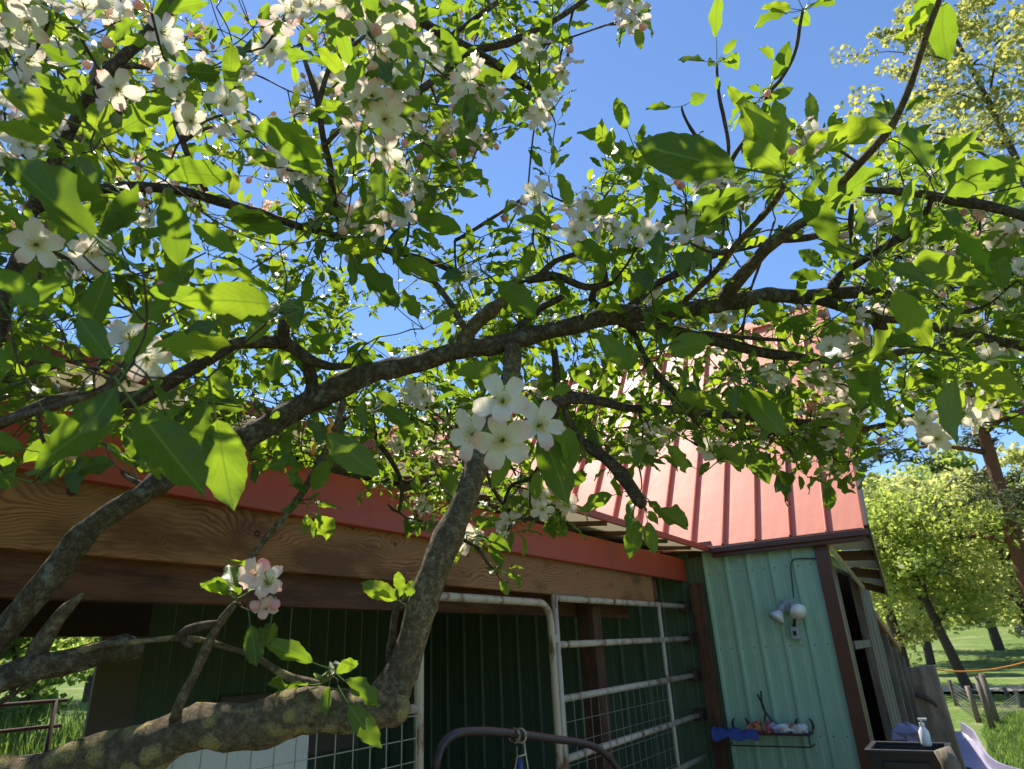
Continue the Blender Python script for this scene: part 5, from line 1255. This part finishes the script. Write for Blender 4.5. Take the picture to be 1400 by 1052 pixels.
# hand placed sprigs that stand against the sky and the barn
for x_, y_, d_, n_, s_, ax in ((1098,14,1.3,7,.050,Z),(980,84,1.3,6,.048,Z),(932,146,1.3,6,.036,Z),(1048,132,1.3,7,.045,Z),(1030,165,1.3,4,.04,Z),(1066,92,1.3,2,.028,Z),(985,135,1.3,2,.022,Z),(962,180,1.3,2,.02,Z),(868,205,1.25,7,.05,Z),(1222,168,.8,4,.03,Z),
        (322,820,.8,5,.030,Z),(442,935,.82,5,.038,Z),(684,786,.98,5,.024,Z),(640,735,.98,4,.024,-Z),(420,690,.88,4,.028,-Z),(545,824,.86,4,.022,Z),(768,700,1.2,6,.036,-Z),(700,712,1.15,6,.032,-Z),(1072,252,.77,6,.06,Z),(880,690,.98,3,.04,-Z),(1000,120,1.35,0,.03,Z),
        (760,170,1.3,5,.022,Z),(757,210,1.3,5,.022,Z),(770,130,1.3,4,.025,Z),(750,240,1.25,6,.03,Z),(830,235,1.15,6,.045,Z),(1090,640,1.05,6,.04,-Z),(1135,640,1.1,6,.035,-Z),(1060,90,1.3,0,.03,Z)):
    c0 = P(x_, y_, d_); G.to(c0, tipr=.0012)
    if n_: rosette(c0, (ax + Vector((rng.uniform(-.3,.3), rng.uniform(-.3,.3), 0))).normalized(), n_, s_*(1.45 if d_ > 1.2 else 1.1), .85, check=False)
G.to(P(757,150,1.3)); 
skp = G.arr.copy()
targets.sort(key=lambda t: np.linalg.norm(skp[::3]-np.array(t[0]), axis=1).min())
for c0, s_, d_ in targets:
    a = G.to(c0); a = (a + Z*.5 + Vector((rng.gauss(0,.3), rng.gauss(0,.3), rng.gauss(0,.3)))).normalized()
    rosette(c0, a, rng.randint(5, 8), s_*rng.uniform(.68, 1.05), 1.0)
    # a few leaves down the shoot
    for _ in range(rng.randint(1, 3)):
        q = c0 - a*rng.uniform(.015,.06); dd = Vector((rng.uniform(-1,1), rng.uniform(-1,1), rng.uniform(-.6,.5))).normalized()
        if not blocked(q+dd*s_): add_leaf(q, dd, s_*rng.uniform(.5,.9))
G.mb.build('twigs', M['twig'], tree, smooth=True, kind='stuff')

# ---------------- leaves as parts: the 300 that show largest, the rest as one mass
def show(l):
    C, d, n, s = l; q = project(C + d*s*.9)
    if q is None: return 0
    x_, y_, dep = q
    if not (-30 < x_ < 1430 and -30 < y_ < 1080) or dep < .2: return 0
    return s/dep*(.3+abs(n.dot((C-EYE).normalized())))
hand = leaves[:nhand]; rest = sorted(leaves[nhand:], key=show, reverse=True)
# nothing hangs right in front of the lens
rest = [l for l in rest if (project(l[0]+l[1]*l[3]) or (0,0,9))[2] > .50]
ind = hand + rest[:300-nhand]; bulk = rest[300-nhand:]
for i, (C, d, n, s) in enumerate(ind):
    X_ = d.cross(n); R3 = Matrix((X_, d, n)).transposed()
    putm('leaf', HIM[rng.randrange(16)], tree, C, R3, s)
Vs = []; Fs = []; Us = []; As = []; o_ = 0
for i, (C, d, n, s) in enumerate(bulk):
    v, f, uv = LO[i % 10]; X_ = d.cross(n); R3 = np.array(Matrix((X_, d, n)).transposed())
    Vs.append(v@R3.T*s + np.array(C - TREE_BASE)); Fs.append(f+o_); Us.append(uv); As.append(np.full(len(v), rng.random())); o_ += len(v)
me = bulk_mesh('foliage', np.vstack(Vs), np.vstack(Fs), M['leaf'], np.concatenate(As), np.vstack(Us), smooth=True)
fo = bpy.data.objects.new('foliage', me); COL.objects.link(fo); fo.parent = tree; fo['kind'] = 'stuff'
print('leaves', len(leaves), 'flowers', nf, 'buds', nb_, 'clusters', len(clusters))

# orange twine knotted on the bough
b = MB()
for x_, y_, l_ in ((433, 575, .05), (452, 572, .045)):
    c_ = P(x_, y_, .93); pts = [c_ + Vector((rng.gauss(0,.0015), rng.gauss(0,.0015), -l_*i/8)) for i in range(9)]
    b.tube(pts, .0022, 6, noise=.2); b.tube([p_ + Vector((.003*math.cos(i*1.6), .003*math.sin(i*1.6), 0)) for i, p_ in enumerate(pts)], .0016, 5)
tag(b.build('twine', M['orange'], None, smooth=True), 'orange twine ends tied round the long bough near the left', 'twine')
